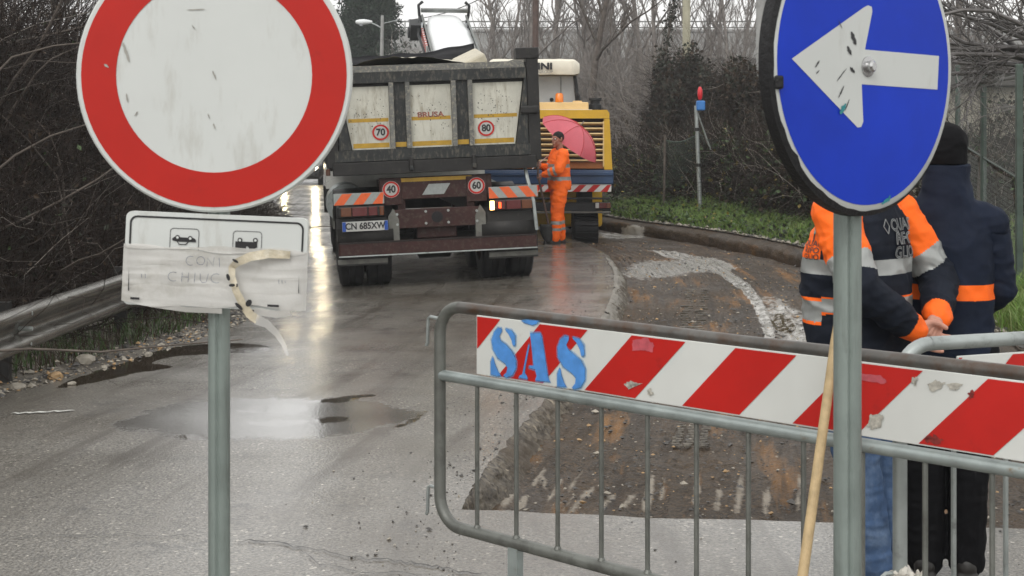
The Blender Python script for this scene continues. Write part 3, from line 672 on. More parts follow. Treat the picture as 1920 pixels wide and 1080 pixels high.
# ------------------------------------------------------------------ fence on the right
fn = empty('mesh_fence', (5.6, 17, .2), 'green post fence with welded mesh above sagging chain link', 'fence')
fp = [Vector((4.72,13.4,0)), Vector((5.5,16.8,0)), Vector((6.25,20.2,0)), Vector((7.0,23.6,0)), Vector((7.8,27,0))]
for i, p in enumerate(fp):
    p.z = ground_z(p.x, p.y); q = p-fn.location
    m_ = MB(); m_.bbox((q.x, q.y, q.z+1.05), (.06, .06, 2.3), .008); m_.build('post', M['fence_green'], fn)
for i in range(len(fp)-1):
    a, b = fp[i]-fn.location, fp[i+1]-fn.location; d = b-a; L_ = d.length; N_ = int(L_/.085)
    P_ = []
    for k_ in range(1, N_):
        q = a+d*(k_/N_); P_.append([q+Vector((0,0,1.15)), q+Vector((0,0,1.6)), q+Vector((0,0,2.1))])
    V_, F_ = tubes_np(np.array([[list(c) for c in r_] for r_ in P_]), np.full((len(P_), 3), .0012), 3)
    P2 = np.array([[list(a+d*s_+Vector((0,0,zz))) for s_ in (0.01, .5, .99)] for zz in np.arange(1.15, 2.15, .19)])
    V2_, F2_ = tubes_np(P2, np.full((len(P2), 3), .0018), 3)
    o_ = mesh_np('mesh_panel', np.vstack([V_, V2_]), np.vstack([F_, F2_+len(V_)]), M['wire'], fn); o_['kind'] = 'stuff'
    # chain link below: two families of diagonals with a slight sag
    P3 = []
    for k_ in range(-12, int(L_/.11)):
        for sg in (1, -1):
            pts = []
            for j in range(5):
                s_ = j/4; xx = (k_*.11+(s_ if sg > 0 else 1-s_)*1.1)/L_
                pts.append(list(a+d*min(max(xx, 0), 1)+Vector((0, .02*math.sin(xx*9), .02+s_*1.1-.05*math.sin(math.pi*min(max(xx,0),1))*s_))))
            if 0 < (k_*.11+.55)/L_ < 1: P3.append(pts)
    V_, F_ = tubes_np(np.array(P3), np.full((len(P3), 5), .0013), 3); o_ = mesh_np('chain_link', V_, F_, M['wire'], fn); o_['kind'] = 'stuff'
    MB().tube([a+Vector((0,0,1.13)), b+Vector((0,0,1.13))], .012, 6).build('rail', M['fence_green'], fn)
m_ = MB(); a = fp[1]-fn.location; m_.tube([a+Vector((.25,.8,-.3)), a+Vector((.2,.8,.7)), a+Vector((.28,.8,1.62))], [.03,.026,.02], 8); m_.build('stake', M['bark'], fn)

# low sagging net fence in front of the ivy on the right
nf = empty('sagging_net', (3.9, 28.5, .6), 'low green net sagging behind the marker post', 'net')
pk = [at(1245, 262, 28)-nf.location, at(1310, 250, 28)-nf.location, at(1362, 258, 28)-nf.location, at(1420, 268, 28)-nf.location]
tops = []
for i in range(3):
    for k_ in range(24):
        s_ = k_/24; p = pk[i].lerp(pk[i+1], s_); tops.append(p-Vector((0,0,.10*math.sin(math.pi*s_))))
P3 = [[list(p), list(p+Vector((dx,0,-.45))), list(p+Vector((2*dx,0,-.9)))] for p in tops for dx in (.12, -.12)]
V_, F_ = tubes_np(np.array(P3), np.full((len(P3), 3), .004), 3); o_ = mesh_np('net', V_, F_, M['fence_green'], nf); o_['kind'] = 'stuff'
MB().tube(tops, .012, 5).build('top_cord', M['fence_green'], nf)
for p in (pk[0], pk[2]): MB().tube([p+Vector((0,0,-1.3)), p+Vector((.02,0,.1))], .025, 6).build('stake', M['bark'], nf)

# ------------------------------------------------------------------ vegetation
def grow(root, height, g, spread=.5, levels=3, first=.3, kids=(9, 5, 4), lens=(.42, .45, .5), r0=.06, up=.5):
    """trunk + branch paths; returns list of (P[N,6,3], r[N])"""
    tr = wander(np.array([root]), np.array([[g.normal(0, .05), g.normal(0, .05), 1.]]), np.array([height]), 9, .07, .04, g)
    out_ = []; parents = tr; pr = np.array([r0]); pl = np.array([height])
    for lv in range(levels):
        k_ = kids[lv]; N_ = len(parents)*k_; S_ = parents.shape[1]
        pi = np.repeat(np.arange(len(parents)), k_); t_ = g.uniform(first if lv == 0 else .2, .97, N_)
        f_ = t_*(S_-1); i0 = np.minimum(f_.astype(int), S_-2); fr = (f_-i0)[:, None]
        st = parents[pi, i0]*(1-fr)+parents[pi, i0+1]*fr; td = parents[pi, i0+1]-parents[pi, i0]; td /= np.linalg.norm(td, axis=1, keepdims=True)
        sd = g.normal(0, 1, (N_, 3)); sd -= td*np.sum(sd*td, 1, keepdims=True); sd /= np.linalg.norm(sd, axis=1, keepdims=True)
        d_ = td*(1-spread*.5)+sd*spread*1.2; d_[:, 2] += up*.6
        ln = pl[pi]*lens[lv]*(1.1-.7*t_)*g.uniform(.7, 1.2, N_); r_ = np.maximum(pr[pi]*(1-.75*t_)*.62, .0035)
        P_ = wander(st, d_, ln, 6, .16, .04*up, g); out_.append((P_, r_)); parents, pr, pl = P_, r_, ln
    return tr, out_
def branch_mesh(name, lst, m, parent, sides=3):
    VS_ = []; FS_ = []; o_ = 0
    for P_, r_ in lst:
        V_, F_ = tubes_np(P_, np.asarray(r_)[:, None]*np.linspace(1, .3, P_.shape[1])[None], sides); VS_.append(V_); FS_.append(F_+o_); o_ += len(V_)
    return mesh_np(name, np.vstack(VS_), np.vstack(FS_), m, parent, True)
protos = []
for i in range(5):
    g = np.random.default_rng(100+i); h = (12, 13.5, 11, 14, 12.5)[i]
    tr, bl = grow((0, 0, 0), h, g, .42+.04*i, 3, .12, (20, 7, 5), (.30, .46, .5), .11, .9)
    r_ = empty('bare_tree', (0, 0, 0), 'slender bare winter tree in the hazy grove before the viaduct', 'tree', 'bare trees before the viaduct')
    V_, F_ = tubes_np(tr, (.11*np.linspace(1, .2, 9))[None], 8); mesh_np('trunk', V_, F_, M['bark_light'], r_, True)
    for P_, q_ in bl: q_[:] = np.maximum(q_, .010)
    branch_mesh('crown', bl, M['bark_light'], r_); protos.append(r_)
g = np.random.default_rng(5); spots = []
for u in list(np.linspace(905, 1410, 23))+[1105, 1012, 1180, 1500, 1560, 1620]: spots.append((u+g.normal(0, 9), g.uniform(55, 84)))
for i, (u, Y) in enumerate(spots):
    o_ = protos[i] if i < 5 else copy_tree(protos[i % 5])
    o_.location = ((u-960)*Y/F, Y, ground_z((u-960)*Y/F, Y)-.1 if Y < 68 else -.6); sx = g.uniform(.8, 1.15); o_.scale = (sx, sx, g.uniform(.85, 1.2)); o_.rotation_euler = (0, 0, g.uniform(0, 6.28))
# bigger forked tree just right of the machine
g = np.random.default_rng(31); tr, bl = grow((0,0,0), 9, g, .55, 3, .35, (10, 8, 6), (.5, .5, .5), .16, .8)
Yt = 50; xt = (1106-960)*Yt/F
r_ = empty('forked_tree', (xt, Yt, ground_z(xt, Yt)-.1), 'darker forked bare tree rising right of the milling machine', 'tree')
V_, F_ = tubes_np(tr, (.16*np.linspace(1, .25, 9))[None], 8); mesh_np('trunk', V_, F_, M['bark'], r_, True); branch_mesh('crown', bl, M['bark'], r_)

# overhanging branches of a tree at the right
g = np.random.default_rng(77); rt = (6.3, 15.2)
r_ = empty('fruit_tree', (rt[0], rt[1], ground_z(*rt)-.1), 'wet bare fruit tree with arching branches over the mesh fence', 'tree')
tr = wander(np.array([(0., 0, 0)]), np.array([[-.05, 0, 1.]]), np.array([2.0]), 7, .06, .05, g)
V_, F_ = tubes_np(tr, (.11*np.linspace(1, .7, 7))[None], 9); mesh_np('trunk', V_, F_, M['bark'], r_, True)
n0 = 16; st = np.repeat(tr[:, -1], n0, 0); ang = g.uniform(2.2, 4.4, n0); dd_ = np.stack([np.cos(ang), np.sin(ang)*.8-.1, g.uniform(.05, 1.1, n0)], 1)
b0 = wander(st, dd_, g.uniform(1.6, 2.8, n0), 9, .16, -.03, g); bl = [(b0, np.full(n0, .034))]
par, pr = b0, bl[0][1]
for lv, (k_, ln) in enumerate(((9, .95), (6, .42))):
    N_ = len(par)*k_; pi = np.repeat(np.arange(len(par)), k_); t_ = g.uniform(.2, .98, N_)*(par.shape[1]-1); i0 = np.minimum(t_.astype(int), par.shape[1]-2)
    fr = (t_-i0)[:, None]; st = par[pi, i0]*(1-fr)+par[pi, i0+1]*fr; td = par[pi, i0+1]-par[pi, i0]; td /= np.linalg.norm(td, axis=1, keepdims=True)
    P_ = wander(st, td*.9+g.normal(0, .55, (N_, 3))+np.array([0, 0, .15]), g.uniform(.4, 1, N_)*ln, 7, .2, 0, g); q_ = np.full(N_, (.012, .0065)[lv]); bl.append((P_, q_)); par, pr = P_, q_
branch_mesh('crown', bl, M['twig_wet'], r_, 4)

# conifer
cf = empty('conifer', (-7.2, 72, -.6), 'dense dark green conifer beside the street lamp', 'tree')
MB().tube([(0,0,0), (0,0,5), (0.1,0,10.2)], [.32, .2, .04], 10).build('trunk', M['bark'], cf, True)
g = np.random.default_rng(9); N_ = 620; hz = g.uniform(1.2, 9.6, N_); az = g.uniform(0, 6.28, N_); rl = (4.3*(1-hz/11.2)+.5)*g.uniform(.55, 1.1, N_)
st = np.stack([np.zeros(N_), np.zeros(N_), hz], 1); d_ = np.stack([np.cos(az), np.sin(az), g.uniform(-.1, .5, N_)], 1)
P_ = wander(st, d_, rl, 7, .10, .02, g); twig_mesh('branches', P_, np.full(N_, .035), M['bark'], cf)
k_ = 70; bi = np.repeat(np.arange(N_), k_); t_ = g.uniform(.25, 1, len(bi))*6; i0 = np.minimum(t_.astype(int), 5); fr = (t_-i0)[:, None]
C_ = P_[bi, i0]*(1-fr)+P_[bi, i0+1]*fr+g.normal(0, .13, (len(bi), 3)); leaf_mesh('crown', C_, g.uniform(.14, .34, len(bi)), M['conifer'], cf, None, .3, .35, g)

# --- masses of bramble, ivy and hedge
def mound_pts(c, rad, N, g, shell=.55):
    d = g.normal(0, 1, (N, 3)); d /= np.linalg.norm(d, axis=1, keepdims=True); d[:, 2] = np.abs(d[:, 2])*1.0
    r_ = (shell+(1-shell)*g.random(N))[:, None]; lump = 1+.22*np.sin(d[:, :1]*5+c[0])*np.sin(d[:, 2:3]*6+c[1])+.10*np.sin(d[:, 1:2]*11)
    return np.array(c)+d*np.array(rad)*r_*lump, d
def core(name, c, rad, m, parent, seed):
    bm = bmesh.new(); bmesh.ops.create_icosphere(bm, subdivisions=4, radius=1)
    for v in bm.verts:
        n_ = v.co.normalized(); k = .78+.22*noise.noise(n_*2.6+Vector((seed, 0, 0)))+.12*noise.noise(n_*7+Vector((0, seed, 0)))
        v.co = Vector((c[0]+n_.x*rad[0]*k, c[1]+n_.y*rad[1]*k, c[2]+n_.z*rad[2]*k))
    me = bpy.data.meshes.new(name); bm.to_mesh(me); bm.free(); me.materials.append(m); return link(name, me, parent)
def thicket(name, label, cat, masses, seed, ntw, nlf, tw='twig_dark', leafs=('ivy', 'ivy_brown'), pl=(.6, .4), lsz=(.05, .12), tlen=(.5, 1.4), trad=.006, up=.5, kind='stuff', corem='bank', pale=0.0):
    g = np.random.default_rng(seed); r_ = empty(name, (masses[0][0][0], masses[0][0][1], 0), label, cat)
    r_['kind'] = kind; o_ = np.array(r_.location); TP = []; LC = []
    tot = sum(m_[1][0]*m_[1][2] for m_ in masses)
    for i, (c, rad) in enumerate(masses):
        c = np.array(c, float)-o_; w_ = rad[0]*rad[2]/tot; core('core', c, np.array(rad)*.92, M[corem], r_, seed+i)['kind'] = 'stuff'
        p, d = mound_pts(c, rad, int(ntw*w_), g, .7); dd_ = d*.6+g.normal(0, .7, d.shape); dd_[:, 2] += up
        TP.append(wander(p, dd_, g.uniform(*tlen, len(p)), 6, .3, -.03, g))
        if nlf: LC.append(mound_pts(c, np.array(rad)*1.06, int(nlf*w_), g, .82)[0])
    P_ = np.vstack(TP); npale = int(len(P_)*pale); pm = g.permutation(len(P_)); P_ = P_[pm]
    twig_mesh('twigs', P_[npale:], g.uniform(.5, 1.4, len(P_)-npale)*trad, M[tw], r_)['kind'] = 'stuff'
    if npale: twig_mesh('pale_stems', P_[:npale], g.uniform(.5, 1.3, npale)*trad, M['twig_pale'], r_)['kind'] = 'stuff'
    if nlf:
        C_ = np.vstack(LC); leaf_mesh('leaves', C_, g.uniform(*lsz, len(C_)), [M[k_] for k_ in leafs], r_, g.choice(len(leafs), len(C_), p=pl), .4, .75, g)['kind'] = 'stuff'
    return r_
def gz(u, Y): return ground_z((u-960)*Y/F, Y)
def mass(u, Y, vtop, w_px, depth): x = (u-960)*Y/F; z0 = gz(u, Y); return ((x, Y, z0), (w_px*Y/F/2, depth, H+(VH-vtop)*Y/F-z0))
thicket('ivy_mound', 'tall dark ivy mound swallowing the foot of the pale pole', 'ivy', [mass(1252, 38, 122, 78, 1.4), mass(1300, 38.5, 106, 84, 1.5), mass(1334, 37.5, 140, 70, 1.4), mass(1280, 36.5, 170, 110, 1.3)], 11, 5500, 16000, tlen=(.3, 1.0), lsz=(.06, .13))
thicket('ivy_mound', 'broad dark overgrown bush behind the round blue arrow sign', 'bush', [mass(1405, 33, 138, 150, 1.7), mass(1480, 31, 150, 130, 1.6), mass(1560, 29, 170, 140, 1.5)], 12, 8000, 18000, tlen=(.3, .9), pl=(.45, .55), pale=.04)
# ivy climbing a dead stem beside the pale pole
g = np.random.default_rng(3); iv = empty('ivy_stem', at(1252, 250, 39), 'thin ivy clad stem climbing beside the pale pole', 'ivy'); a = np.array(at(1248, 100, 39))-np.array(iv.location); b = np.array(at(1268, -20, 39))-np.array(iv.location)
MB().tube([(0,0,-1), tuple(a), tuple(b)], [.05, .04, .02], 6).build('stem', M['bark'], iv)
t_ = g.random(320)[:, None]; leaf_mesh('leaves', a+(b-a)*t_+g.normal(0, .08, (320, 3)), g.uniform(.05, .12, 320), M['ivy'], iv)['kind'] = 'stuff'
# hedge of brambles behind the right verge
thicket('bramble_hedge', 'low tangled bramble hedge along the right verge behind the marker post', 'hedge', [mass(u, Y, vt, 120, 1.0) for u, Y, vt in ((1190,33,286),(1245,30.5,270),(1300,29,268),(1355,28,262),(1410,26.5,262),(1465,25,255),(1520,24,250),(1580,23,250))],
        13, 7000, 17000, leafs=('ivy', 'leaf_green', 'leaf_yellow', 'ivy_brown'), pl=(.45, .27, .05, .23), tlen=(.3, 1.1), lsz=(.04, .11), pale=.12)
thicket('bramble_hedge', 'grey leafless undergrowth below the viaduct beyond the machine', 'undergrowth', [mass(1130,52,150,150,2), mass(1190,50,140,150,2), mass(1240,48,150,120,2), mass(1060,56,150,150,2), mass(960,60,150,200,2), mass(860,64,140,180,2), mass(1340,52,150,200,2), mass(780,66,130,160,2)],
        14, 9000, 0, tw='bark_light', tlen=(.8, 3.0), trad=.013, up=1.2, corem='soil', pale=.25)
thicket('bramble_hedge', 'dark scrub beyond the fence under the fruit tree', 'scrub', [((6.7,21,.5),(1.0,1.6,1.1)), ((8.0,23.5,.7),(1.2,1.5,1.3)), ((9.8,22.5,.7),(1.6,1.5,1.2))], 15, 2600, 5000, leafs=('ivy', 'ivy_brown', 'leaf_green'), pl=(.5, .35, .15), pale=.2)
# far trees behind the fence, right edge
for i, (x, Y) in enumerate(((8.6, 31), (10.4, 33), (9.6, 30), (12.0, 32), (7.7, 33.5))):
    o_ = copy_tree(protos[i % 5]); o_.location = (x, Y, .8); o_.scale = (.75, .75, .75); o_.rotation_euler = (0, 0, i*1.3)
    o_['label'] = 'bare tree standing behind the dark eaved shed'; o_['group'] = 'bare trees behind the shed'
# the left bank thicket: vines rooted over the slope
g = np.random.default_rng(21)
N_ = 15000; y = 6.5+g.random(N_)**1.1*34; d_ = 1.0+g.random(N_)**1.2*3.6; x = XL(y)-d_; z = zleft(x, y)
st = np.stack([x, y, z], 1); dr = np.stack([g.normal(.25, .6, N_), g.normal(0, .6, N_), g.uniform(.2, 1.3, N_)], 1)
lt = empty('bramble_bank', (-6, 14, 0), 'tall dark tangle of leafless brambles covering the left bank', 'brambles'); lt['kind'] = 'stuff'
off = np.array(lt.location); P_ = wander(st-off, dr, g.uniform(.8, 3.4, N_)*(.6+.4*sst(1.2, 3, d_)), 9, .30, -.05, g)
twig_mesh('vines', P_[600:], g.uniform(.003, .008, N_-600), M['twig_dark'], lt)['kind'] = 'stuff'
twig_mesh('pale_vines', P_[:600], g.uniform(.002, .005, 600), M['twig_pale'], lt)['kind'] = 'stuff'
st_i = g.integers(0, N_, 150); Pb = wander(st[st_i]-off, np.stack([g.normal(.3, .5, 150), g.normal(0, .5, 150), np.ones(150)], 1), g.uniform(1.5, 3.6, 150), 9, .16, .0, g)
twig_mesh('stems', Pb, g.uniform(.009, .024, 150), M['bark'], lt, sides=5)['kind'] = 'stuff'
N_ = 14000; y = 6.5+g.random(N_)*30; d_ = 1.0+g.random(N_)*3.2; x = XL(y)-d_; z = zleft(x, y)+np.abs(g.normal(0, .55, N_))
leaf_mesh('leaves', np.stack([x, y, z], 1)-off, g.uniform(.03, .08, N_), [M['ivy_brown'], M['ivy'], M['leaf_green']], lt, g.choice(3, N_, p=[.68, .29, .03]), .4, .6, g)['kind'] = 'stuff'
ltree = []
for i, (y, d_) in enumerate(((10, 5.2), (12.5, 4.6), (15.5, 5.4), (18, 4.8), (21.5, 5.2), (26, 5.6), (31, 5.0), (36, 5.4))):
    gg = np.random.default_rng(300+i); x = float(XL(y))-d_; tr, bl = grow((0,0,0), 5.5, gg, .6, 3, .08, (16, 8, 5), (.4, .5, .55), .07, .5)
    r_ = empty('scrub_tree', (x, y, float(zleft(np.array(x), np.array(y)))-.1), 'dark leafless scrub tree on top of the left bramble bank', 'tree', 'scrub trees on the left bank')
    V_, F_ = tubes_np(tr, (.07*np.linspace(1, .2, 9))[None], 7); mesh_np('trunk', V_, F_, M['bark'], r_, True); branch_mesh('crown', bl, M['twig_dark'], r_)
# grass
def grass(name, label, x, y, zf, h, seed, w=.004, mats=('grass_a', 'grass_b')):
    g = np.random.default_rng(seed); z = zf(x, y)
    return tag(blade_mesh(name, np.stack([x, y, z-.01], 1), h, np.full(len(x), w), [M[k_] for k_ in mats], None, .5, g, g.choice(len(mats), len(x))), label, 'grass', kind='stuff')
def clump(N, y0, y1, off, sd, seed):
    g = np.random.default_rng(seed); nc_ = N//60; cy = g.uniform(y0, y1, nc_); co = off+np.abs(g.normal(0, sd, nc_)); i = g.integers(0, nc_, N)
    y = cy[i]+g.normal(0, .12, N); return XR(y)+.2+co[i]+g.normal(0, .10, N), y, g
x, y, g = clump(52000, 8.5, 30, .22, .85, 51); x = np.maximum(x, XR(y)+.24); grass('verge_grass', 'green grass along the rim of the right bank', x, y, zright, g.uniform(.06, .26, len(x)), 52, .005)
x, y, g = clump(34000, 8.6, 16, .25, 1.2, 53); x = np.maximum(x, XR(y)+.24); grass('long_grass', 'long bright grass below the mesh fence at the right', x, y, zright, g.uniform(.10, .34, len(x)), 54, .005)
g = np.random.default_rng(55); N_ = 5200; y = g.uniform(7, 24, N_); x = XL(y)-.35-np.abs(g.normal(0, .35, N_)); grass('rail_weeds', 'dull weeds under the guard rail', x, y, zleft, g.uniform(.05, .2, N_), 56, .005, ('leaf_green', 'ivy_brown'))
g = np.random.default_rng(57); N_ = 11000; y = g.uniform(12, 32, N_); x = XR(y)+.25+np.abs(g.normal(0, 1.2, N_)); z = zright(x, y)+g.uniform(.0, .18, N_)
tag(leaf_mesh('ground_ivy', np.stack([x, y, z], 1), g.uniform(.03, .09, N_), [M['leaf_green'], M['ivy'], M['leaf_yellow']], None, g.choice(3, N_, p=[.55, .42, .03]), .8, .8, g), 'low leafy ground cover on the right verge', 'ground cover', kind='stuff')
# ------------------------------------------------------------------ signs in front
def disc_sign(root, c, n, rad, face_mat_name, rimm):
    """c: centre of the face, n: unit vector the face looks along; returns a frame function (right, up, out)"""
    n = Vector(n).normalized(); r_ = Vector((-n.y, n.x, 0)).normalized(); 
    if r_.x < 0: r_ = -r_
    up_ = Vector((0, 0, 1)); return lambda x, y, d: c+r_*x+up_*y+n*d
def ring_mesh(fr, r0, r1, d, n=72):
    V = []; Fs = []
    for k in range(n):
        a = 2*math.pi*k/n; V += [fr(r0*math.cos(a), r0*math.sin(a), d), fr(r1*math.cos(a), r1*math.sin(a), d)]
    for k in range(n): j = (k+1) % n; Fs.append((2*k, 2*k+1, 2*j+1, 2*j))
    return V, Fs
def circ(fr, r, d, n=72): return [fr(r*math.cos(2*math.pi*k/n), r*math.sin(2*math.pi*k/n), d) for k in range(n)]
def post_mesh(h, r, groove=True, n=28):
    """round tube with the anti-turning groove of a sign post"""
    m_ = MB(); pts = []
    for k in range(n):
        a = 2*math.pi*k/n; rr = r*(.80 if groove and abs(a-math.pi*1.5) < .16 else 1); pts.append((rr*math.cos(a), rr*math.sin(a)))
    m_.prism(pts, lambda x, y, d: (x, y, d), h); return m_
# red ring sign
Y1 = 3.2; s1 = F/Y1
rs = empty('prohibition_sign', ((411-960)/s1, Y1, 0), 'round white sign with wide red ring on a grey post', 'traffic sign')
O1 = rs.location.copy(); post_mesh(2.25, .024).build('post', M['post'], rs, True); rs.children[-1].location = (0, 0, 0)
c1 = at(402, 141, Y1-.035)-O1; fr1 = disc_sign(rs, c1, (.035, -1, 0), .3, '', '')
m_ = MB(); n_ = 72
a_ = circ(fr1, .298, 0); b_ = circ(fr1, .302, -.004); c_ = circ(fr1, .302, -.022); d_ = circ(fr1, .290, -.022); e_ = circ(fr1, .290, -.004)
V = a_+b_+c_+d_+e_; Fs = [tuple(range(n_))]
for q in range(4):
    for k in range(n_): j = (k+1) % n_; Fs.append((q*n_+k, q*n_+j, (q+1)*n_+j, (q+1)*n_+k))
Fs.append(tuple(range(4*n_, 5*n_))); m_.add(V, Fs); m_.build('disc', M['sign_white'], rs, True)
MB().add(*ring_mesh(fr1, .214, .290, .0012)).build('red_ring', M['sign_red'], rs)
g = random.Random(3); m_ = MB()
def scuff(m_, fr, x, y, L_, w, ang, d=.0022, seed=1):
    g = random.Random(seed); pts = []; n = 9
    for k in range(n): s_ = k/(n-1)-.5; pts.append((s_*L_, w*.5*(math.cos(s_*2.9)**.6)*g.uniform(.5, 1.2)))
    for k in range(n-1, -1, -1): s_ = k/(n-1)-.5; pts.append((s_*L_, -w*.5*(math.cos(s_*2.9)**.6)*g.uniform(.5, 1.2)))
    ca, sa = math.cos(ang), math.sin(ang); m_.flat([fr(x+px*ca-py*sa, y+px*sa+py*ca, d) for px, py in pts])
for k, (x, y, L_, w, a) in enumerate(((-.192,.05,.045,.007,-1.25),(-.04,.144,.04,.003,.05),(.0,.0,.02,.004,-1.2),(-.012,-.09,.012,.003,-1.2),(0,-.112,.012,.004,-1.3),(-.235,.02,.012,.006,-.6),(-.19,-.05,.02,.004,-1.4),(-.045,.105,.012,.003,-.9),(-.17,-.085,.012,.004,1))):
    scuff(m_, fr1, x, y, L_, w, a, seed=k)
m_.build('scratches', M['scuff_grey'], rs)['kind'] = 'stuff'
for zz in (c1.z+.12, c1.z-.12):
    m_ = MB(); m_.box((0, .0, zz), (.075, .062, .028)); m_.box((c1.x*.5, -.022, zz), (.22, .01, .04)); m_.build('clamp', M['galv'], rs)
# plate under it, hung upside down, wrapped in film
cp = at(404, 490, Y1-.04)-O1; ra = R(-2.5); PW, PH = .40, .205
def frp(x, y, d): return cp+Vector((x*math.cos(ra)-y*math.sin(ra), -d, x*math.sin(ra)+y*math.cos(ra)))
def rrect(w, h, r, n=5, cx=0, cy=0):
    P_ = []
    for sx, sy, a0 in ((1, 1, 0), (-1, 1, 90), (-1, -1, 180), (1, -1, 270)):
        for k in range(n+1): a = R(a0+90*k/n); P_.append((cx+sx*(w/2-r)+r*math.cos(a), cy+sy*(h/2-r)+r*math.sin(a)))
    return P_
pl = tag(MB().prism(rrect(PW, PH, .014), lambda x, y, d: frp(x, y, -d), .014).build('plate', M['sign_white'], rs))
def band(outer, inner, fr, d): n = len(outer); return [fr(*p, d) for p in outer]+[fr(*p, d) for p in inner], [(i, (i+1) % n, n+(i+1) % n, n+i) for i in range(n)]
MB().add(*band(rrect(PW-.018, PH-.018, .016), rrect(PW-.026, PH-.026, .013), frp, .0015)).build('black_border', M['sign_black'], pl)
for cx in (-.07, .068):
    MB().add(*band(rrect(.064, .075, .008, 4, cx, .032), rrect(.0615, .0725, .007, 4, cx, .032), frp, .0015)).build('icon_frame', M['scuff'], pl)
m_ = MB()
def ico(pts): m_.flat([frp(x, y, .0018) for x, y in pts])
ico([(-.097,.046),(-.092,.050),(-.050,.049),(-.045,.046),(-.044,.040),(-.060,.040),(-.086,.040),(-.096,.042)])
ico([(-.086,.040),(-.082,.033),(-.066,.033),(-.060,.040),(-.0625,.040),(-.067,.035),(-.081,.035),(-.084,.040)])
ico([(.042,.046),(.042,.022),(.066,.022),(.066,.036),(.090,.036),(.090,.046)])
ico([(.070,.036),(.076,.026),(.092,.036)])
for x, y in ((-.085,.049),(-.057,.048),(.052,.049),(.086,.050)):
    m_.flat([frp(x+.0055*math.cos(k*.5236), y+.0055*math.sin(k*.5236), .0024) for k in range(12)])
m_.build('car_icons', M['sign_black'], pl)['kind'] = 'stuff'
m_ = MB()
for x, y in ((-.085,.049),(-.057,.048),(.052,.049),(.086,.050)): m_.flat([frp(x+.003*math.cos(k*.5236), y+.003*math.sin(k*.5236), .003) for k in range(12)])
m_.build('icon_wheels', M['sign_white'], pl)['kind'] = 'stuff'
# film bands: crinkled strips wound round the plate
g = random.Random(8)
def film(y0, y1, name, m, seed, bulge=.004, n=60, rows=7):
    V = []; Fs = []
    for j in range(rows):
        t_ = j/(rows-1)
        for i in range(n):
            s_ = i/(n-1); x = (s_-.5)*(PW+.005); y = y0+(y1-y0)*t_+.004*math.sin(s_*7+seed)*(1-2*t_)+.003*math.sin(s_*17+seed*2+t_*3)
            d = bulge+.0022*noise.noise(Vector((x*5, y*90, seed)))+.0006*noise.noise(Vector((x*30, y*160, seed)))
            if s_ < .012 or s_ > .988: d -= .012
            V.append(frp(x, y, max(d, .0008)))
    for j in range(rows-1):
        for i in range(n-1): Fs.append((j*n+i, j*n+i+1, (j+1)*n+i+1, (j+1)*n+i))
    return MB().add(V, Fs).build(name, m, rs, True)
for k, (a, b) in enumerate(((.024,-.012),(-.006,-.040),(-.034,-.066),(-.060,-.099))): film(a, b, 'film_wrap', M['film'], k*3.7+1, .0035+.0006*k)
film(.031, .022, 'film_wrap', M['film'], 9.1, .007, rows=4)
def dr(x, y, d): return frp(x, y, d)
def scribble(lines, w, name, m, par, d=.0115):
    m_ = MB()
    for ln in lines: m_.tube([frp(x, y, d) for x, y in ln], w, 5)
    return m_.build(name, m, par)
def arc(cx, cy, rx, ry, a0, a1, n=9): return [(cx+rx*math.cos(R(a0+(a1-a0)*k/(n-1))), cy+ry*math.sin(R(a0+(a1-a0)*k/(n-1)))) for k in range(n)]
scribble([arc(-.052,.000,.010,.010,60,300), arc(-.030,.001,.009,.009,0,360,12), [(-.016,-.011),(-.015,.008),(-.002,-.010),(-.001,.009)], [(.012,-.011),(.010,.009)],
          arc(-.088,-.036,.012,.010,60,300), [(-.070,-.047),(-.069,-.026)], [(-.069,-.036),(-.056,-.036)], [(-.056,-.047),(-.055,-.026)], [(-.042,-.047),(-.041,-.026)], [(-.030,-.027),(-.029,-.042),(-.024,-.047),(-.016,-.045),(-.012,-.027)], arc(.006,-.036,.012,.010,60,300),
          [(-.158,-.033),(-.157,-.042)], [(-.150,-.033),(-.149,-.042)], [(.142,-.033),(.143,-.042)], [(.149,-.033),(.150,-.041)], [(.156,-.034),(.157,-.040)]], .0006, 'handwriting', M['ink_soft'], rs)['kind'] = 'stuff'
m_ = MB()
for (x0, y0, x1, y1) in ((-.186,-.02,-.183,-.07),(-.180,-.085,-.160,-.088),(.120,-.088,.145,-.091),(.186,-.02,.188,-.06)):
    m_.flat([frp(x0, y0, .0125), frp(x1, y0 if abs(x1-x0) > abs(y1-y0) else y1, .0125), frp(x1, y1-.002, .0125), frp(x0, y1 if abs(x1-x0) < abs(y1-y0) else y1-.002, .0125)])
m_.build('border_scraps', M['sign_black'], rs)['kind'] = 'stuff'
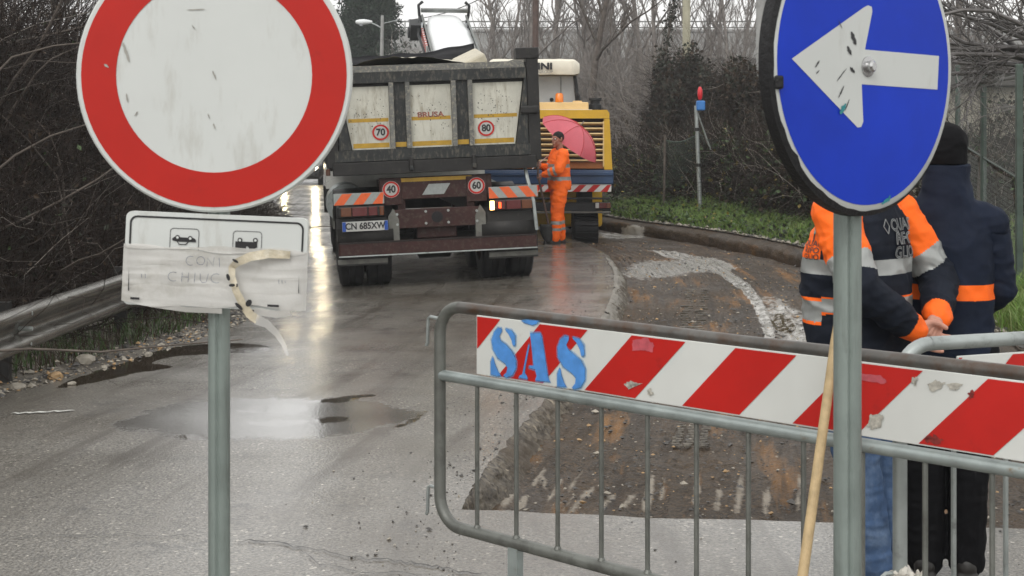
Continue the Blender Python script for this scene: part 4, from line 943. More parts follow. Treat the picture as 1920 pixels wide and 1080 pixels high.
# loose tape: goes over a loop, then hangs and flies off to the right
tp = [(.165,.022,.012),(.12,.024,.02),(.08,.016,.026),(.052,.002,.024),(.040,-.010,.018),(.042,-.030,.022),(.052,-.058,.026),(.068,-.086,.030),(.086,-.108,.034),(.104,-.120,.036)]
def ribbon(path, w, name, m, par, tw=0):
    V = []; Fs = []; P_ = []
    for i in range(len(path)-1):
        for q in range(5): s_ = q/5; P_.append([path[i][k]*(1-s_)+path[i+1][k]*s_ for k in range(3)])
    P_.append(path[-1]); N = len(P_)
    for i, p in enumerate(P_):
        a = P_[max(i-1, 0)]; b = P_[min(i+1, N-1)]; tx, ty = b[0]-a[0], b[1]-a[1]; l = math.hypot(tx, ty) or 1; nx, ny = -ty/l, tx/l
        ww = (w(i/(N-1)) if callable(w) else w)/2
        for k in (-1, -.3, .3, 1): V.append(frp(p[0]+nx*ww*k, p[1]+ny*ww*k, p[2]+.0025*k*math.sin(i*.22)))
    for i in range(N-1):
        for k in range(3): Fs.append((i*4+k, i*4+k+1, i*4+k+5, i*4+k+4))
    return MB().add(V, Fs).build(name, m, par, True)
tape = ribbon(tp, lambda s_: .0165+.003*math.sin(s_*9), 'loose_tape', M['film_cream'], rs)
m_ = MB()
for x, y, w_, h_, a in ((.050,.006,.016,.006,-.5),(.036,-.030,.008,.016,.35),(.045,-.047,.014,.007,.1),(.056,-.047,.004,.008,.1),(.062,-.092,.022,.008,-.7),(.083,-.084,.013,.017,-.6)):
    n = 10; m_.flat([frp(x+math.cos(a)*w_/2*math.cos(k*.628)-math.sin(a)*h_/2*math.sin(k*.628), y+math.sin(a)*w_/2*math.cos(k*.628)+math.cos(a)*h_/2*math.sin(k*.628), .0345) for k in range(n)])
m_.build('tape_print', M['sign_black'], tape)['kind'] = 'stuff'
ribbon([(.100,-.118,.036),(.125,-.126,.042),(.150,-.146,.05),(.166,-.168,.055),(.176,-.19,.06)], lambda s_: .018*(1-s_)+.005, 'tape_tail', M['film_clear'], rs)
ribbon([(-.14,-.100,.002),(-.06,-.108,.004),(.02,-.108,.004)], .012, 'film_tail', M['film'], rs)
ribbon([(.09,-.105,.002),(.14,-.110,.006),(.17,-.104,.003)], .016, 'film_tail', M['film'], rs)

# blue arrow sign, turned to the right
Y2 = 2.97
bs_ = empty('arrow_sign', (at(1589, 800, Y2).x, Y2, 0), 'round blue sign with white arrow on a grey grooved post', 'traffic sign')
O2 = bs_.location.copy(); post_mesh(2.4, .0285).build('post', M['post'], bs_, True)
yaw = R(40); n2 = Vector((math.sin(yaw), -math.cos(yaw), 0)); c2 = n2*.05; c2.z = at(1617, 121, Y2-.04).z; fr2 = disc_sign(bs_, c2, n2, .3, '', '')
a_ = circ(fr2, .298, 0); b_ = circ(fr2, .302, -.003); c_ = circ(fr2, .302, -.020); d_ = circ(fr2, .290, -.020); e_ = circ(fr2, .290, -.004)
V = a_+b_+c_+d_+e_; m_ = MB(); Fs = [tuple(range(n_))]
for q in range(4):
    for k in range(n_): j = (k+1) % n_; Fs.append((q*n_+k, q*n_+j, (q+1)*n_+j, (q+1)*n_+k))
Fs.append(tuple(range(4*n_, 5*n_))); m_.add(V, Fs); m_.build('disc', M['sign_white'], bs_, True)
MB().flat(circ(fr2, .286, .0012)).build('blue_face', M['sign_blue'], bs_)
def px2(u, v):                                              # photo pixel -> coordinates on the turned face
    w = O2+c2; rr = Vector((math.cos(yaw), math.sin(yaw), 0)); k = (u-960)/F; s_ = (k*w.y-w.x)/(rr.x-k*rr.y); Y = w.y+s_*rr.y
    return s_, H-(v-VH)*Y/F-c2.z
ap = [px2(*p) for p in ((1483,110),(1618,14),(1626,10),(1633,13),(1634,22),(1620,93),(1759,105),(1756,168),(1614,158),(1617,228),(1613,238),(1606,239))]
MB().flat([fr2(x, y, .0022) for x, y in ap]).build('white_arrow', M['sign_white'], bs_)
m_ = MB()
for k, (u, v, L_, w, a) in enumerate(((1598,72,.030,.012,-1.0),(1590,95,.022,.010,-.9),(1596,131,.018,.008,-.6),(1576,140,.04,.003,.7),(1575,172,.030,.004,.95),(1586,197,.028,.003,1.0),(1530,120,.02,.004,.8),(1531,135,.012,.003,.6),(1573,46,.02,.003,-.9))):
    x, y = px2(u, v); scuff(m_, fr2, x, y, L_, w, a, .0034, k+20)
m_.build('scratches', M['scuff'], bs_)['kind'] = 'stuff'
m_ = MB()
for k, (u, v, L_, w, a) in enumerate(((1578,204,.028,.012,.8),(1658,377,.03,.008,.4),(1665,372,.016,.006,1.2))): x, y = px2(u, v); scuff(m_, fr2, x, y, L_, w, a, .0036, k+40)
m_.build('teal_marks', M['scuff_teal'], bs_)['kind'] = 'stuff'
bc = px2(1625, 125); m_ = MB()
def frb(x, y, d): return fr2(bc[0]+x, bc[1]+y, d)
pr_ = [(.021,.0024),(.021,.005),(.012,.006),(.012,.016),(.008,.020),(.0,.020)]; V = []; Fs = []
for r_, h_ in pr_: V += [frb(r_*math.cos(k*.3927), r_*math.sin(k*.3927), h_) for k in range(16)]
for q in range(len(pr_)-1):
    for k in range(16): j = (k+1) % 16; Fs.append((q*16+k, q*16+j, (q+1)*16+j, (q+1)*16+k))
m_.add(V, Fs); m_.build('bolt', M['chrome'], bs_, True)
# black tape/gasket on the rim: torn outer edge along the near side
V = []; Fs = []; N = 60; g = random.Random(6)
for k in range(N):
    a = R(75+ (318-75)*k/(N-1)); e = min(1, (N-1-k)/14, k/6)
    V += [fr2(.2985*math.cos(a), .2985*math.sin(a), .003) if False else fr2((.2990-.006*abs(g.gauss(0, .5))*e)*math.cos(a), (.2990-.006*abs(g.gauss(0, .5))*e)*math.sin(a), .0018), fr2((.303+.006*e)*math.cos(a), (.303+.006*e)*math.sin(a), -.002), fr2((.303+.008*e)*math.cos(a), (.303+.008*e)*math.sin(a), -.024*max(e, .5)), fr2(.300*math.cos(a), .300*math.sin(a), -.024*max(e, .5))]
for k in range(N-1):
    for j in range(3): Fs.append((k*4+j, k*4+j+1, k*4+j+5, k*4+j+4))
MB().add(V, Fs).build('rim_tape', M['tape_black'], bs_, True)
m_ = MB(); m_.bbox(fr2(-.283, -.043, .002), (.018, .018, .026), .004); m_.build('tape_knot', M['tape_black'], bs_)
for zz in (c2.z+.1, c2.z-.1):
    m_ = MB(); m_.box((0, 0, zz), (.066, .066, .028), Matrix.Rotation(yaw, 3, 'Z')); m_.build('clamp', M['galv'], bs_)

# ------------------------------------------------------------------ crowd barriers
def barrier(root, length, zb=.397, zm=.889, ztp=1.12, spacing=.1747, board=None, mats=('pipe','galv','pipe_light')):
    """local x along the barrier, y away from the near side, z up"""
    r = .0195; cr = .095
    def corner(cx, cz, a0, a1, n=8): return [(cx+cr*math.cos(R(a0+(a1-a0)*k/n)), 0, cz+cr*math.sin(R(a0+(a1-a0)*k/n))) for k in range(n+1)]
    def hoop(sx):
        if sx == 0: return corner(cr, zb+cr, 270, 180)+corner(cr, ztp-cr, 180, 90)
        return corner(length-cr, zb+cr, 270, 360)+corner(length-cr, ztp-cr, 0, 90)
    MB().tube([(cr, 0, ztp), (length/2, 0, ztp-.004), (length-cr, 0, ztp)], r, 14, False).build('top_rail', M[mats[0]], root, True)
    MB().tube([(cr, 0, zb), (length-cr, 0, zb)], r, 14, False).build('bottom_rail', M[mats[1]], root, True)
    for sx in (0, 1): MB().tube(hoop(sx), r, 14).build('end_post', M[mats[1]], root, True)
    MB().tube([(.01, 0, zm), (length-.01, 0, zm)], .0185, 14).build('middle_rail', M[mats[2]], root, True)
    k = 1
    while k*spacing < length-.08:
        b_ = MB().tube([(k*spacing, 0, zb), (k*spacing, 0, zm)], .0073, 8); b_ = b_.build('bar', M[mats[1]], root, True)
        MB().lathe([(.008,-.004),(.0125,.0),(.010,.006),(.0075,.010)], 'z', 8, (k*spacing, 0, zb+.017)).build('weld', M['galv_dark'], b_, True); k += 1
    for s_ in (.345, length-.345):
        l_ = MB().box((s_, 0, zb/2+.01), (.044, .012, zb-.02)); l_.box((s_, 0, zb/2+.01), (.040, .03, zb-.03)); l_ = l_.build('leg', M['pipe_light'], root)
        MB().tube([(s_, -.30, .012), (s_, -.27, .045), (s_, .27, .045), (s_, .30, .012)], .018, 8).build('foot', M['galv'], l_, True)
    for zz in (1.075, .510):
        MB().tube([(.0, 0, zz), (-.045, 0, zz+.003), (-.056, 0, zz-.004), (-.058, 0, zz-.02), (-.060, 0, zz-.085), (-.066, 0, zz-.095)], .006, 8).build('hook', M['galv'], root, True)
bx0 = Vector((-.239, 4.78, 0)); bdir = Vector((.724, -.690, 0)).normalized()
b1 = empty('crowd_barrier', bx0, 'steel crowd barrier with red and white board and blue stencilled letters', 'barrier', None, (0, 0, math.atan2(bdir.y, bdir.x)))
barrier(b1, 2.45, mats=('pipe', 'galv_dark', 'pipe_light'))
def board(root, s0, s1, z0, z1, top0, redw=.194, per=.363, yf=-.022):
    """striped board: local x,z; the stripes lean right"""
    bd = MB().bbox(((s0+s1)/2, yf+.004, (z0+z1)/2), (s1-s0, .006, z1-z0), .002).build('striped_board', M['barrier_white'], root)
    h = z1-z0; e = .0045
    def clip(poly, ax, lim, keep):
        out_ = []
        for i in range(len(poly)):
            a, b = poly[i-1], poly[i]; ia, ib = (a[ax]-lim)*keep >= 0, (b[ax]-lim)*keep >= 0
            if ia != ib: t_ = (lim-a[ax])/(b[ax]-a[ax]); out_.append((a[0]+(b[0]-a[0])*t_, a[1]+(b[1]-a[1])*t_))
            if ib: out_.append(b)
        return out_
    k = -2
    while top0+k*per-h < s1:
        t_ = top0+k*per; P_ = [(t_, z1), (t_+redw, z1), (t_+redw-h, z0), (t_-h, z0)]
        for ax, lim, kp in ((0, s0+e, 1), (0, s1-e, -1), (1, z0+e, 1), (1, z1-e, -1)):
            P_ = clip(P_, ax, lim, kp)
            if not P_: break
        if len(P_) > 2: MB().flat([(x, yf-.0005, z) for x, z in P_]).build('red_stripe', M['barrier_red'], bd)
        k += 1
    return bd
bd1 = board(b1, .192, 2.36, .916, 1.106, .474)
def bp(u, v, yf):                                        # photo pixel -> point on the plane of barrier 1 (local x, z)
    k = (u-960)/F; s_ = (k*bx0.y-bx0.x)/(bdir.x-k*bdir.y); Y = bx0.y+s_*bdir.y; return (s_+yf*-.0, yf, H-(v-VH)*Y/F)
def crop(cx, cy): return 880+cx/5.4, 560+cy/5.4
S1 = [(385,300),(340,292),(305,335),(280,420),(298,510),(345,590),(415,645),(440,690),(428,740),(395,768),(430,786),(490,762),(525,690),(522,610),(490,535),(425,462),(372,420),(358,370),(385,325)]
S1b = [(428,300),(482,318),(513,370),(518,455),(508,466),(492,462),(478,400),(450,350),(422,320)]
S1c = [(288,585),(272,640),(272,755),(300,762),(338,772),(372,768),(340,722),(312,655),(300,600)]
A1 = [(668,345),(772,345),(790,390),(850,790),(870,830),(720,815),(735,770),(722,705),(668,690),(662,665),(708,668),(695,560)]
A1b = [(650,455),(662,480),(625,660),(615,740),(640,775),(640,800),(558,785),(560,770),(590,755)]
def shift(P_, dx, dy, sy=1.0): return [(x+dx, (y-300)*sy+300+dy) for x, y in P_]
S2 = [(1062,385),(1020,372),(975,410),(948,490),(955,590),(1010,680),(1095,745),(1130,790),(1125,850),(1090,890),(1120,905),(1180,885),(1222,810),(1222,700),(1185,620),(1110,555),(1055,510),(1035,460),(1060,410)]
S2b = [(1108,385),(1165,405),(1205,460),(1218,555),(1205,572),(1185,568),(1170,500),(1140,440),(1102,400)]
S2c = [(965,700),(945,760),(945,875),(990,880),(1035,878),(1008,835),(985,770),(978,715)]
spot = [(585,215),(640,210),(750,218),(735,245),(690,258),(620,240)]
def poly(m_, P_, yf, grow_=0):
    c_ = (sum(p[0] for p in P_)/len(P_), sum(p[1] for p in P_)/len(P_)); Q = []
    for p in P_:
        d = math.hypot(p[0]-c_[0], p[1]-c_[1]) or 1; k = 1+grow_/d; Q.append(bp(*crop(c_[0]+(p[0]-c_[0])*k, c_[1]+(p[1]-c_[1])*k), yf))
    bm = bmesh.new(); vs = [bm.verts.new(q) for q in Q]; es = [bm.edges.new((vs[i], vs[(i+1) % len(vs)])) for i in range(len(vs))]
    r_ = bmesh.ops.triangle_fill(bm, use_beauty=True, edges=es); bm.verts.index_update()
    m_.add([v.co.copy() for v in bm.verts], [[v.index for v in f.verts] for f in bm.faces]); bm.free()
for P_ in (S1, A1, S2):
    pass
for nm, grp in (('letter_s', (S1, S1b, S1c)), ('letter_a', (A1, A1b)), ('letter_s', (S2, S2b, S2c)), ('paint_spot', (spot,))):
    m_ = MB(); [poly(m_, P_, -.0246) for P_ in grp]; l_ = m_.build(nm, M['spray_blue'], bd1)
    for k_, gw in enumerate((7, 14, 22)):
        m_ = MB(); [poly(m_, P_, -.0238+.0002*k_, gw) for P_ in grp]; m_.build('overspray', M['spray_halo'], l_)
def patch(P_, name, m, yf=-.0242, jit=2.5, seed=1):
    g = random.Random(seed); Q = []
    for i in range(len(P_)):
        a, b = P_[i], P_[(i+1) % len(P_)]
        for q in range(5): s_ = q/5; Q.append((a[0]*(1-s_)+b[0]*s_+g.uniform(-jit, jit), a[1]*(1-s_)+b[1]*s_+g.uniform(-jit, jit)))
    MB().flat([bp(u, v, yf) for u, v in Q]).build(name, M[m], bd1)
patch([(1196,636),(1222,632),(1236,644),(1234,660),(1215,655),(1195,656)], 'glue_stain', 'pink_glue', jit=1.2); patch([(1612,697),(1660,702),(1672,712),(1668,718),(1630,711),(1610,706)], 'glue_stain', 'pink_glue', jit=1.2, seed=2)
for k, P_ in enumerate(([(1180,716),(1190,713),(1214,718),(1190,720),(1187,728)], [(1222,731),(1229,724),(1234,737),(1227,741)], [(1748,720),(1765,711),(1780,716),(1772,728),(1755,733)], [(1784,716),(1815,718),(1805,728),(1788,727)], [(1642,774),(1666,776),(1660,797),(1648,803),(1634,797)], [(1718,706),(1729,705),(1725,720),(1719,718)])):
    patch(P_, 'worn_patch', 'worn', jit=2.2, seed=k+5)
for k, P_ in enumerate(([(1742,818),(1760,812),(1776,823),(1770,829),(1745,825)], [(1823,735),(1833,730),(1834,744),(1826,746)])): patch(P_, 'grime', 'grime', jit=3, seed=k+15)
# second barrier, behind the first
b2 = empty('crowd_barrier', (1.04, 3.86, 0), 'lighter galvanised crowd barrier behind the stencilled one', 'barrier', None, (0, 0, R(21)))
barrier(b2, 2.3, board=True, mats=('galv', 'galv', 'galv'))
board(b2, .17, 2.1, .916, 1.085, .36)
m_ = MB()
def blobm(m_, c, s, seed):
    bm = bmesh.new(); bmesh.ops.create_icosphere(bm, subdivisions=3, radius=1)
    for v in bm.verts: n_ = v.co.copy(); k = 1+.55*noise.noise(n_*1.7+Vector((seed, 0, 0)))+.3*noise.noise(n_*5+Vector((0, seed, 0))); v.co = Vector((c[0]+n_.x*s[0]*k, c[1]+n_.y*s[1]*k, c[2]+n_.z*s[2]*k))
    bm.verts.index_update(); m_.add([v.co.copy() for v in bm.verts], [[v.index for v in f.verts] for f in bm.faces]); bm.free()
blobm(m_, (.0, -.01, .50), (.034, .03, .030), 3); blobm(m_, (.055, -.015, .468), (.018, .012, .045), 5)
tag(m_.build('plastic_rag', M['plastic_rag'], None, True), 'crumpled dirty plastic tied round the second barrier post', 'plastic scrap'); bpy.data.objects['plastic_rag'].location = b2.location; bpy.data.objects['plastic_rag'].rotation_euler = b2.rotation_euler
# wooden tool handle leaning on the first barrier
hd = at(1566, 640, 3.70); hb = at(1505, 1080, 3.62); d = (hb-hd).normalized(); foot = hb+d*((hb.z-.012)/-d.z)
m_ = MB(); m_.tube([foot, foot.lerp(hd, .4), hd, hd-d*.06], [.0145, .0138, .0125, .010], 14)
tag(m_.build('wooden_handle', M['wood'], None, True), 'pale wooden tool handle leaning against the striped barrier', 'handle')

# ------------------------------------------------------------------ tipper truck (local: x right, y forward, z up)
tk = empty('tipper_truck', (-.845, 16.95, -.075), 'dark grey tipper truck seen from behind with white tailgate panels', 'truck', None, (0, R(-2.3), R(8)))
def TB(name, c, d, m, par=None, b=.008, rot=None): return MB().bbox(c, d, b, rot).build(name, M[m], par or tk)
tg = MB()
def plank(P_, y0, y1, name, m, par): return MB().prism(P_, lambda x, z, d: (x, y0+d, z), y1-y0).build(name, M[m], par)
# body: floor, sides, headboard
body = TB('dump_body', (0, 2.55, 1.46), (2.40, 5.0, .12), 'truck_dark')
for s_ in (-1, 1):
    TB('side_wall', (s_*1.17, 2.6, 2.06), (.07, 5.0, 1.12), 'truck_grey', body)
    for k in range(6): TB('side_rib', (s_*1.225, .35+k*.9, 2.03), (.05, .12, 1.1), 'truck_grey', body)
    TB('top_rail', (s_*1.18, 2.6, 2.65), (.13, 5.0, .09), 'truck_ledge', body)
TB('headboard', (0, 5.08, 2.2), (2.4, .08, 1.5), 'truck_grey', body)
tk.scale = (1.025, 1, 1)
gate = plank([(-1.06,1.50),(1.06,1.50),(1.06,2.60),(-1.06,2.60)], .035, .09, 'tailgate', 'truck_dark', tk)
gate.scale = (1.035, 1, 1)
for nm, P_, m in (('upper_beam', [(-1.05,2.41),(1.05,2.41),(1.05,2.535),(-1.05,2.535)], 'truck_grey'), ('lower_beam', [(-1.10,1.50),(1.07,1.50),(1.07,1.632),(-1.10,1.632)], 'truck_grey'),
                  ('side_frame', [(.915,1.635),(1.05,1.635),(1.05,2.408),(1.03,2.408)], 'truck_grey'), ('side_frame', [(-.915,1.635),(-1.05,1.635),(-1.05,2.408),(-1.03,2.408)], 'truck_grey')):
    plank(P_, -.045, .034, nm, m, gate)
plank([(-1.055,2.537),(1.04,2.537),(1.03,2.612),(-1.05,2.612)], -.03, .10, 'top_ledge', 'truck_ledge', gate)
for xa, xb_ in ((-.485,-.255), (.205,.44)):
    rb = plank([(xa+.05,1.635),(xb_-.05,1.635),(xb_-.05,2.408),(xa+.05,2.408)], .0, .034, 'rib', 'truck_grey', gate)
    for x_ in (xa, xb_-.05): plank([(x_,1.635),(x_+.05,1.635),(x_+.05,2.408),(x_,2.408)], -.05, .034, 'rib_flange', 'truck_ledge', rb)
for P_ in ([(-.905,1.635),(-.487,1.635),(-.487,2.37),(-1.02,2.37)], [(-.253,1.635),(.203,1.635),(.203,2.37),(-.253,2.37)], [(.442,1.635),(.905,1.635),(1.015,2.37),(.442,2.37)]):
    pn = plank(P_, .020, .034, 'white_panel', 'truck_white', gate)
    x0_, x1_ = min(p[0] for p in P_ if p[1] < 2), max(p[0] for p in P_ if p[1] < 2)
    MB().flat([(x0_+.01,.0188,1.652),(x1_-.01,.0188,1.652),(x1_-.01,.0188,1.708),(x0_+.01,.0188,1.708)]).build('yellow_stripe', M['truck_yellow'], pn)
    ex = .045 if x1_ > .5 else 0; el = .045 if x0_ < -.5 else 0
    MB().flat([(x0_+.01-el,.0188,1.955),(x1_-.01+ex,.0188,1.955),(x1_-.01+ex,.0188,1.998),(x0_+.01-el,.0188,1.998)]).build('yellow_stripe', M['truck_yellow'], pn)
for xa, xb_ in ((-.43,-.31), (.26,.385)): MB().flat([(xa,-.002,1.652),(xb_,-.002,1.652),(xb_,-.002,1.708),(xa,-.002,1.708)]).build('yellow_stripe', M['truck_yellow'], gate)
g = random.Random(12); m_ = MB()
for k in range(190):
    x = g.choice((-.72, -.03, .70))+g.uniform(-.2, .2); z = g.triangular(1.72, 2.33, 2.05); w_, h_ = g.uniform(.002, .006), g.uniform(.003, .012); a = g.uniform(-.6, .6)
    m_.flat([(x+w_*math.cos(t_)*1-h_*math.sin(t_)*math.sin(a), .0182, z+h_*math.sin(t_)*math.cos(a)) for t_ in (0, 1.2, 2.5, 3.6, 5)])
m_.build('paint_chips', M['scuff'], gate)['kind'] = 'stuff'
text('lettering', 'BRUSA', .085, face_mat((-.03, .0178, 2.015)), mat('faded_red', (.24,.09,.065), .6, var=.7, vs=45), gate, .003, xs=1.15)
def roundel(x, z, r, y, s_, par):
    rd = MB().prism([(r*math.cos(k*.2618), r*math.sin(k*.2618)) for k in range(24)], lambda a, b, d: (x+a, y-.004+d, z+b), .004).build('speed_roundel', M['plate_white'], par)
    fr = lambda a, b, d: Vector((x+a, y-.004-d, z+b)); MB().add(*ring_mesh(fr, r*.74, r*.96, .001, 32)).build('red_ring', M['sign_red'], rd)
    text('number', s_, r*1.15, face_mat((x, y-.0052, z)), M['sign_black'], rd, r*.045, xs=.9)
roundel(-.59, 1.83, .097, .018, '70', gate); roundel(.585, 1.83, .097, .018, '80', gate)
# corner posts, hinges, latch
for s_ in (-1, 1):
    cp_ = TB('corner_post', (s_*1.165, .05, 2.04), (.14, .16, 1.22), 'truck_dark'); TB('hinge_cap', (s_*1.11, .03, 2.70), (.27, .16, .13), 'truck_dark', cp_)
    TB('latch', (s_*1.11, -.06, 2.03), (.22, .05, .10), 'truck_dark', cp_, .03); MB().cyl((s_*1.19, -.06, 2.70), (s_*1.19, .12, 2.70), .05, 14).build('hinge_pin', M['truck_dark'], cp_, True)
TB('sill_beam', (0, .05, 1.415), (2.34, .20, .15), 'truck_dark')
for x in (-.28, .44): hk = TB('gate_hook', (x, -.07, 1.45), (.045, .05, .16), 'truck_dark'); TB('hook_tip', (x, -.10, 1.40), (.045, .05, .05), 'truck_grey', hk)
# load and covers
ld = MB(); V = []; Fs = []; nx_, ny_ = 40, 40
for j in range(ny_):
    for i in range(nx_):
        x = -1.12+2.24*i/(nx_-1); y = .11+4.9*j/(ny_-1); e = max(0, 1-((x+.25)/1.0)**2)
        z = 2.50+.21*e*(1-.2*j/ny_)+.03*noise.noise(Vector((x*4, y*4, 1)))+.015*noise.noise(Vector((x*14, y*14, 3))); V.append((x, y, z))
for j in range(ny_-1):
    for i in range(nx_-1): a = j*nx_+i; Fs.append((a, a+1, a+nx_+1, a+nx_))
ld.add(V, Fs).build('load_cover', M['tarp_cream'], tk, True)
V = []; Fs = []
for i in range(40):
    s_ = i/39; x = -1.14+1.82*s_; zt_ = 2.80+.04*s_+.03*noise.noise(Vector((s_*7, 0, 2)))+(.09*sst(.6, 1, s_) if True else 0)
    for j in range(6): t_ = j/5; V.append((x, 1.5+.12*t_+.03*math.sin(s_*9+t_*2), 2.4+(zt_-2.4)*t_))
for i in range(39):
    for j in range(5): a = i*6+j; Fs.append((a, a+1, a+7, a+6))
o_ = MB().add(V, Fs).build('black_tarp', M['tarp_black'], tk, True); o_.modifiers.new('t', 'SOLIDIFY').thickness = .02
m_ = MB(); m_.bbox((.50, .55, 2.66), (.34, .5, .13), .03, Matrix.Rotation(R(-24), 3, 'Y') @ Matrix.Rotation(R(12), 3, 'X')); m_.build('folded_cover', M['tarp_cream'], tk)
# chassis
for s_ in (-1, 1): TB('chassis_rail', (s_*.40, 4.0, .98), (.09, 7.8, .26), 'truck_brown')
cb = TB('cross_beam', (0, .12, 1.16), (1.30, .10, .26), 'truck_brown'); MB().flat([(-.40,.066,1.235),(.42,.066,1.235),(.42,.066,1.28),(-.40,.066,1.28)]).build('yellow_stripe', M['truck_yellow'], cb)
MB().flat([(-.16,.0655,1.075),(.09,.0655,1.075),(.17,.0655,1.20),(-.08,.0655,1.20)]).build('grey_reflector', M['grey_ref'], cb)
tow = TB('tow_beam', (0, .10, .80), (1.02, .12, .22), 'truck_brown'); MB().cyl((0, .03, .81), (0, .2, .81), .066, 18).build('tow_eye', M['tread'], tow, True)
for x, z in ((-.13,.88),(.13,.88),(-.13,.74),(.13,.74),(-.46,.86),(.46,.86),(-.46,.74),(.46,.74)): MB().cyl((x, .025, z), (x, .06, z), .016, 6).build('bolt', M['galv'], tow)
m_ = MB(); m_.bbox((0, .2, .63), (.46, .12, .14), .01); m_.build('lower_bracket', M['truck_brown'], tk)
for s_ in (-1, 1): br_ = MB().prism([(s_*.44,.52),(s_*.56,.52),(s_*.56,.84),(s_*.50,.93),(s_*.44,.80)], lambda x, z, d: (x, .03+d, z), .05).build('bumper_bracket', M['flap'], tk)
bp_ = TB('bumper', (0, .0, .475), (2.28, .10, .165), 'truck_brown', None, .02)
TB('bumper_lip', (0, -.052, .398), (2.28, .01, .015), 'galv', bp_, .002); TB('bumper_lip', (0, -.052, .552), (2.28, .01, .012), 'truck_dark', bp_, .002)
for s_ in (-1, 1):
    x = s_*.87
    rf = TB('reflector_board', (x+s_*.02, -.005, 1.065), (.575, .02, .135), 'grey_ref', None, .004)
    for k in range(-2, 4):
        x0_ = x+s_*.02-.2875; P_ = [(k*.22, 0), (k*.22+.115, 0), (k*.22+.115+.10*-s_, .13), (k*.22+.10*-s_, .13)]
        P_ = [(min(max(p[0], .002), .573), p[1]) for p in P_]
        if P_[1][0]-P_[0][0] > .004 or P_[2][0]-P_[3][0] > .004: MB().flat([(x0_+p[0], -.0165, .999+p[1]) for p in P_]).build('orange_stripe', M['orange_ref'], rf)
    lb = TB('light_box', (x, .04, .915), (.54, .10, .135), 'truck_dark', None, .02)
    for k, (mm, w_) in enumerate((('lamp_amber', .12), ('lamp_red', .17), ('lamp_red', .10), ('lamp_amber', .05))):
        xs_ = x+s_*(.24-[.07, .225, .375, .475][k]); lit = s_ > 0 and k == 3
        o_ = TB('lens' if not lit else 'reversing_light', (xs_, -.018, .915), (w_, .02, .105), 'lamp_lit' if lit else 'lamp_red_lit' if (s_ > 0 and k == 2 and False) else mm, lb, .006)
    if s_ > 0: TB('brake_light', (x-.145, -.019, .915), (.035, .021, .075), 'lamp_red_lit', lb, .006)
    fl_ = TB('mudflap', (x, .05, .56), (.58, .02, .56), 'truck_dark', None, .004); TB('flap_band', (x-s_*.0, .036, .615), (.57, .006, .085), 'flap', fl_, .002); TB('flap_edge', (x, .036, .33), (.57, .008, .055), 'flap', fl_, .002)
    text('lettering', 'IVECO', .075, face_mat((x, .0325, .618)), M['truck_dark'], fl_, .003, xs=1.35)
for x, s_ in ((-.515, '40'), (.47, '60')): TB('roundel_plate', (x, .06, 1.12), (.24, .02, .30), 'truck_brown'); roundel(x, 1.155, .099, .05, s_, tk)
np_ = TB('number_plate', (-.83, -.03, .745), (.52, .012, .115), 'plate_white', None, .003)
for x in (-.83-.238, -.83+.238): MB().flat([(x-.02,-.0365,.69),(x+.02,-.0365,.69),(x+.02,-.0365,.80),(x-.02,-.0365,.80)]).build('blue_band', M['plate_blue'], np_)
text('plate_text', 'CN 685XW', .105, face_mat((-.83, -.037, .745)), M['sign_black'], np_, .0035, xs=.86)
# wheels
def wheel(c, name='wheel', r=.50, w=.28, par=tk, dual=False):
    t_ = MB().lathe([(r*.56,-w/2),(r*.80,-w/2*1.02),(r*.93,-w/2*.98),(r*.985,-w/2*.86),(r,-w*.36),(r,-w*.16),(r*.975,-w*.15),(r*.975,-w*.12),(r,-w*.11),(r,w*.11),(r*.975,w*.12),(r*.975,w*.15),(r,w*.16),(r,w*.36),(r*.985,w/2*.86),(r*.93,w/2*.98),(r*.80,w/2*1.02),(r*.56,w/2)], 'x', 40, c).build(name, M['rubber'], par, True)
    MB().lathe([(0,-w*.3),(r*.2,-w*.32),(r*.25,-w*.15),(r*.5,-w*.2),(r*.57,-w*.48),(r*.58,0),(r*.57,w*.48),(r*.5,w*.2),(r*.25,w*.15),(r*.2,w*.32),(0,w*.3)], 'x', 24, c).build('rim', M['truck_brown'] if par is tk else M['galv'], t_, True); return t_
for y in (.62, 1.98):
    for s_ in (-1, 1): [wheel((s_*xx, y, .50)) for xx in (.995, .67)]
    MB().tube([(-.9, y, .5), (-.25, y, .5), (-.18, y, .5), (.18, y, .5), (.25, y, .5), (.9, y, .5)], [.09,.10,.22,.22,.10,.09], 14).build('axle', M['truck_dark'], tk, True)
    for s_ in (-1, 1):
        P_ = [(y+.62*math.cos(R(a)), .52+.60*math.sin(R(a))) for a in range(15, 181, 15)]; V = [(s_*(.83+dx), p[0], p[1]) for p in P_ for dx in (-.32, .32)]
        o_ = MB().add(V, [(2*i, 2*i+1, 2*i+3, 2*i+2) for i in range(len(P_)-1)]).build('mudguard', M['truck_dark'], tk, True); o_.modifiers.new('t', 'SOLIDIFY').thickness = .02
for y in (5.4, 7.0):
    for s_ in (-1, 1): wheel((s_*1.0, y, .50))
for s_ in (-1, 1): MB().cyl((s_*.95, 3.4, .85), (s_*.95, 4.5, .85), .28, 18).build('fuel_tank', M['galv'], tk, True); TB('side_guard', (s_*1.13, 4.0, .65), (.04, 1.3, .28), 'flap'); TB('side_lamp', (s_*1.22, .3, 1.38), (.05, .1, .08), 'lamp_amber')
MB().tube([(1.05,.1,1.36),(1.07,.05,1.2),(1.12,.0,.95),(1.15,.02,.6)], .022, 8).build('hose', M['galv'], tk, True)
cab = MB().prism([(5.4,1.0),(7.75,1.0),(7.85,1.7),(7.7,2.75),(7.2,2.95),(5.4,2.95)], lambda y, z, d: (-1.2+d, y, z), 2.4).build('cab', mat('cab_white', (.6,.6,.56), .35, coat=.4), tk)
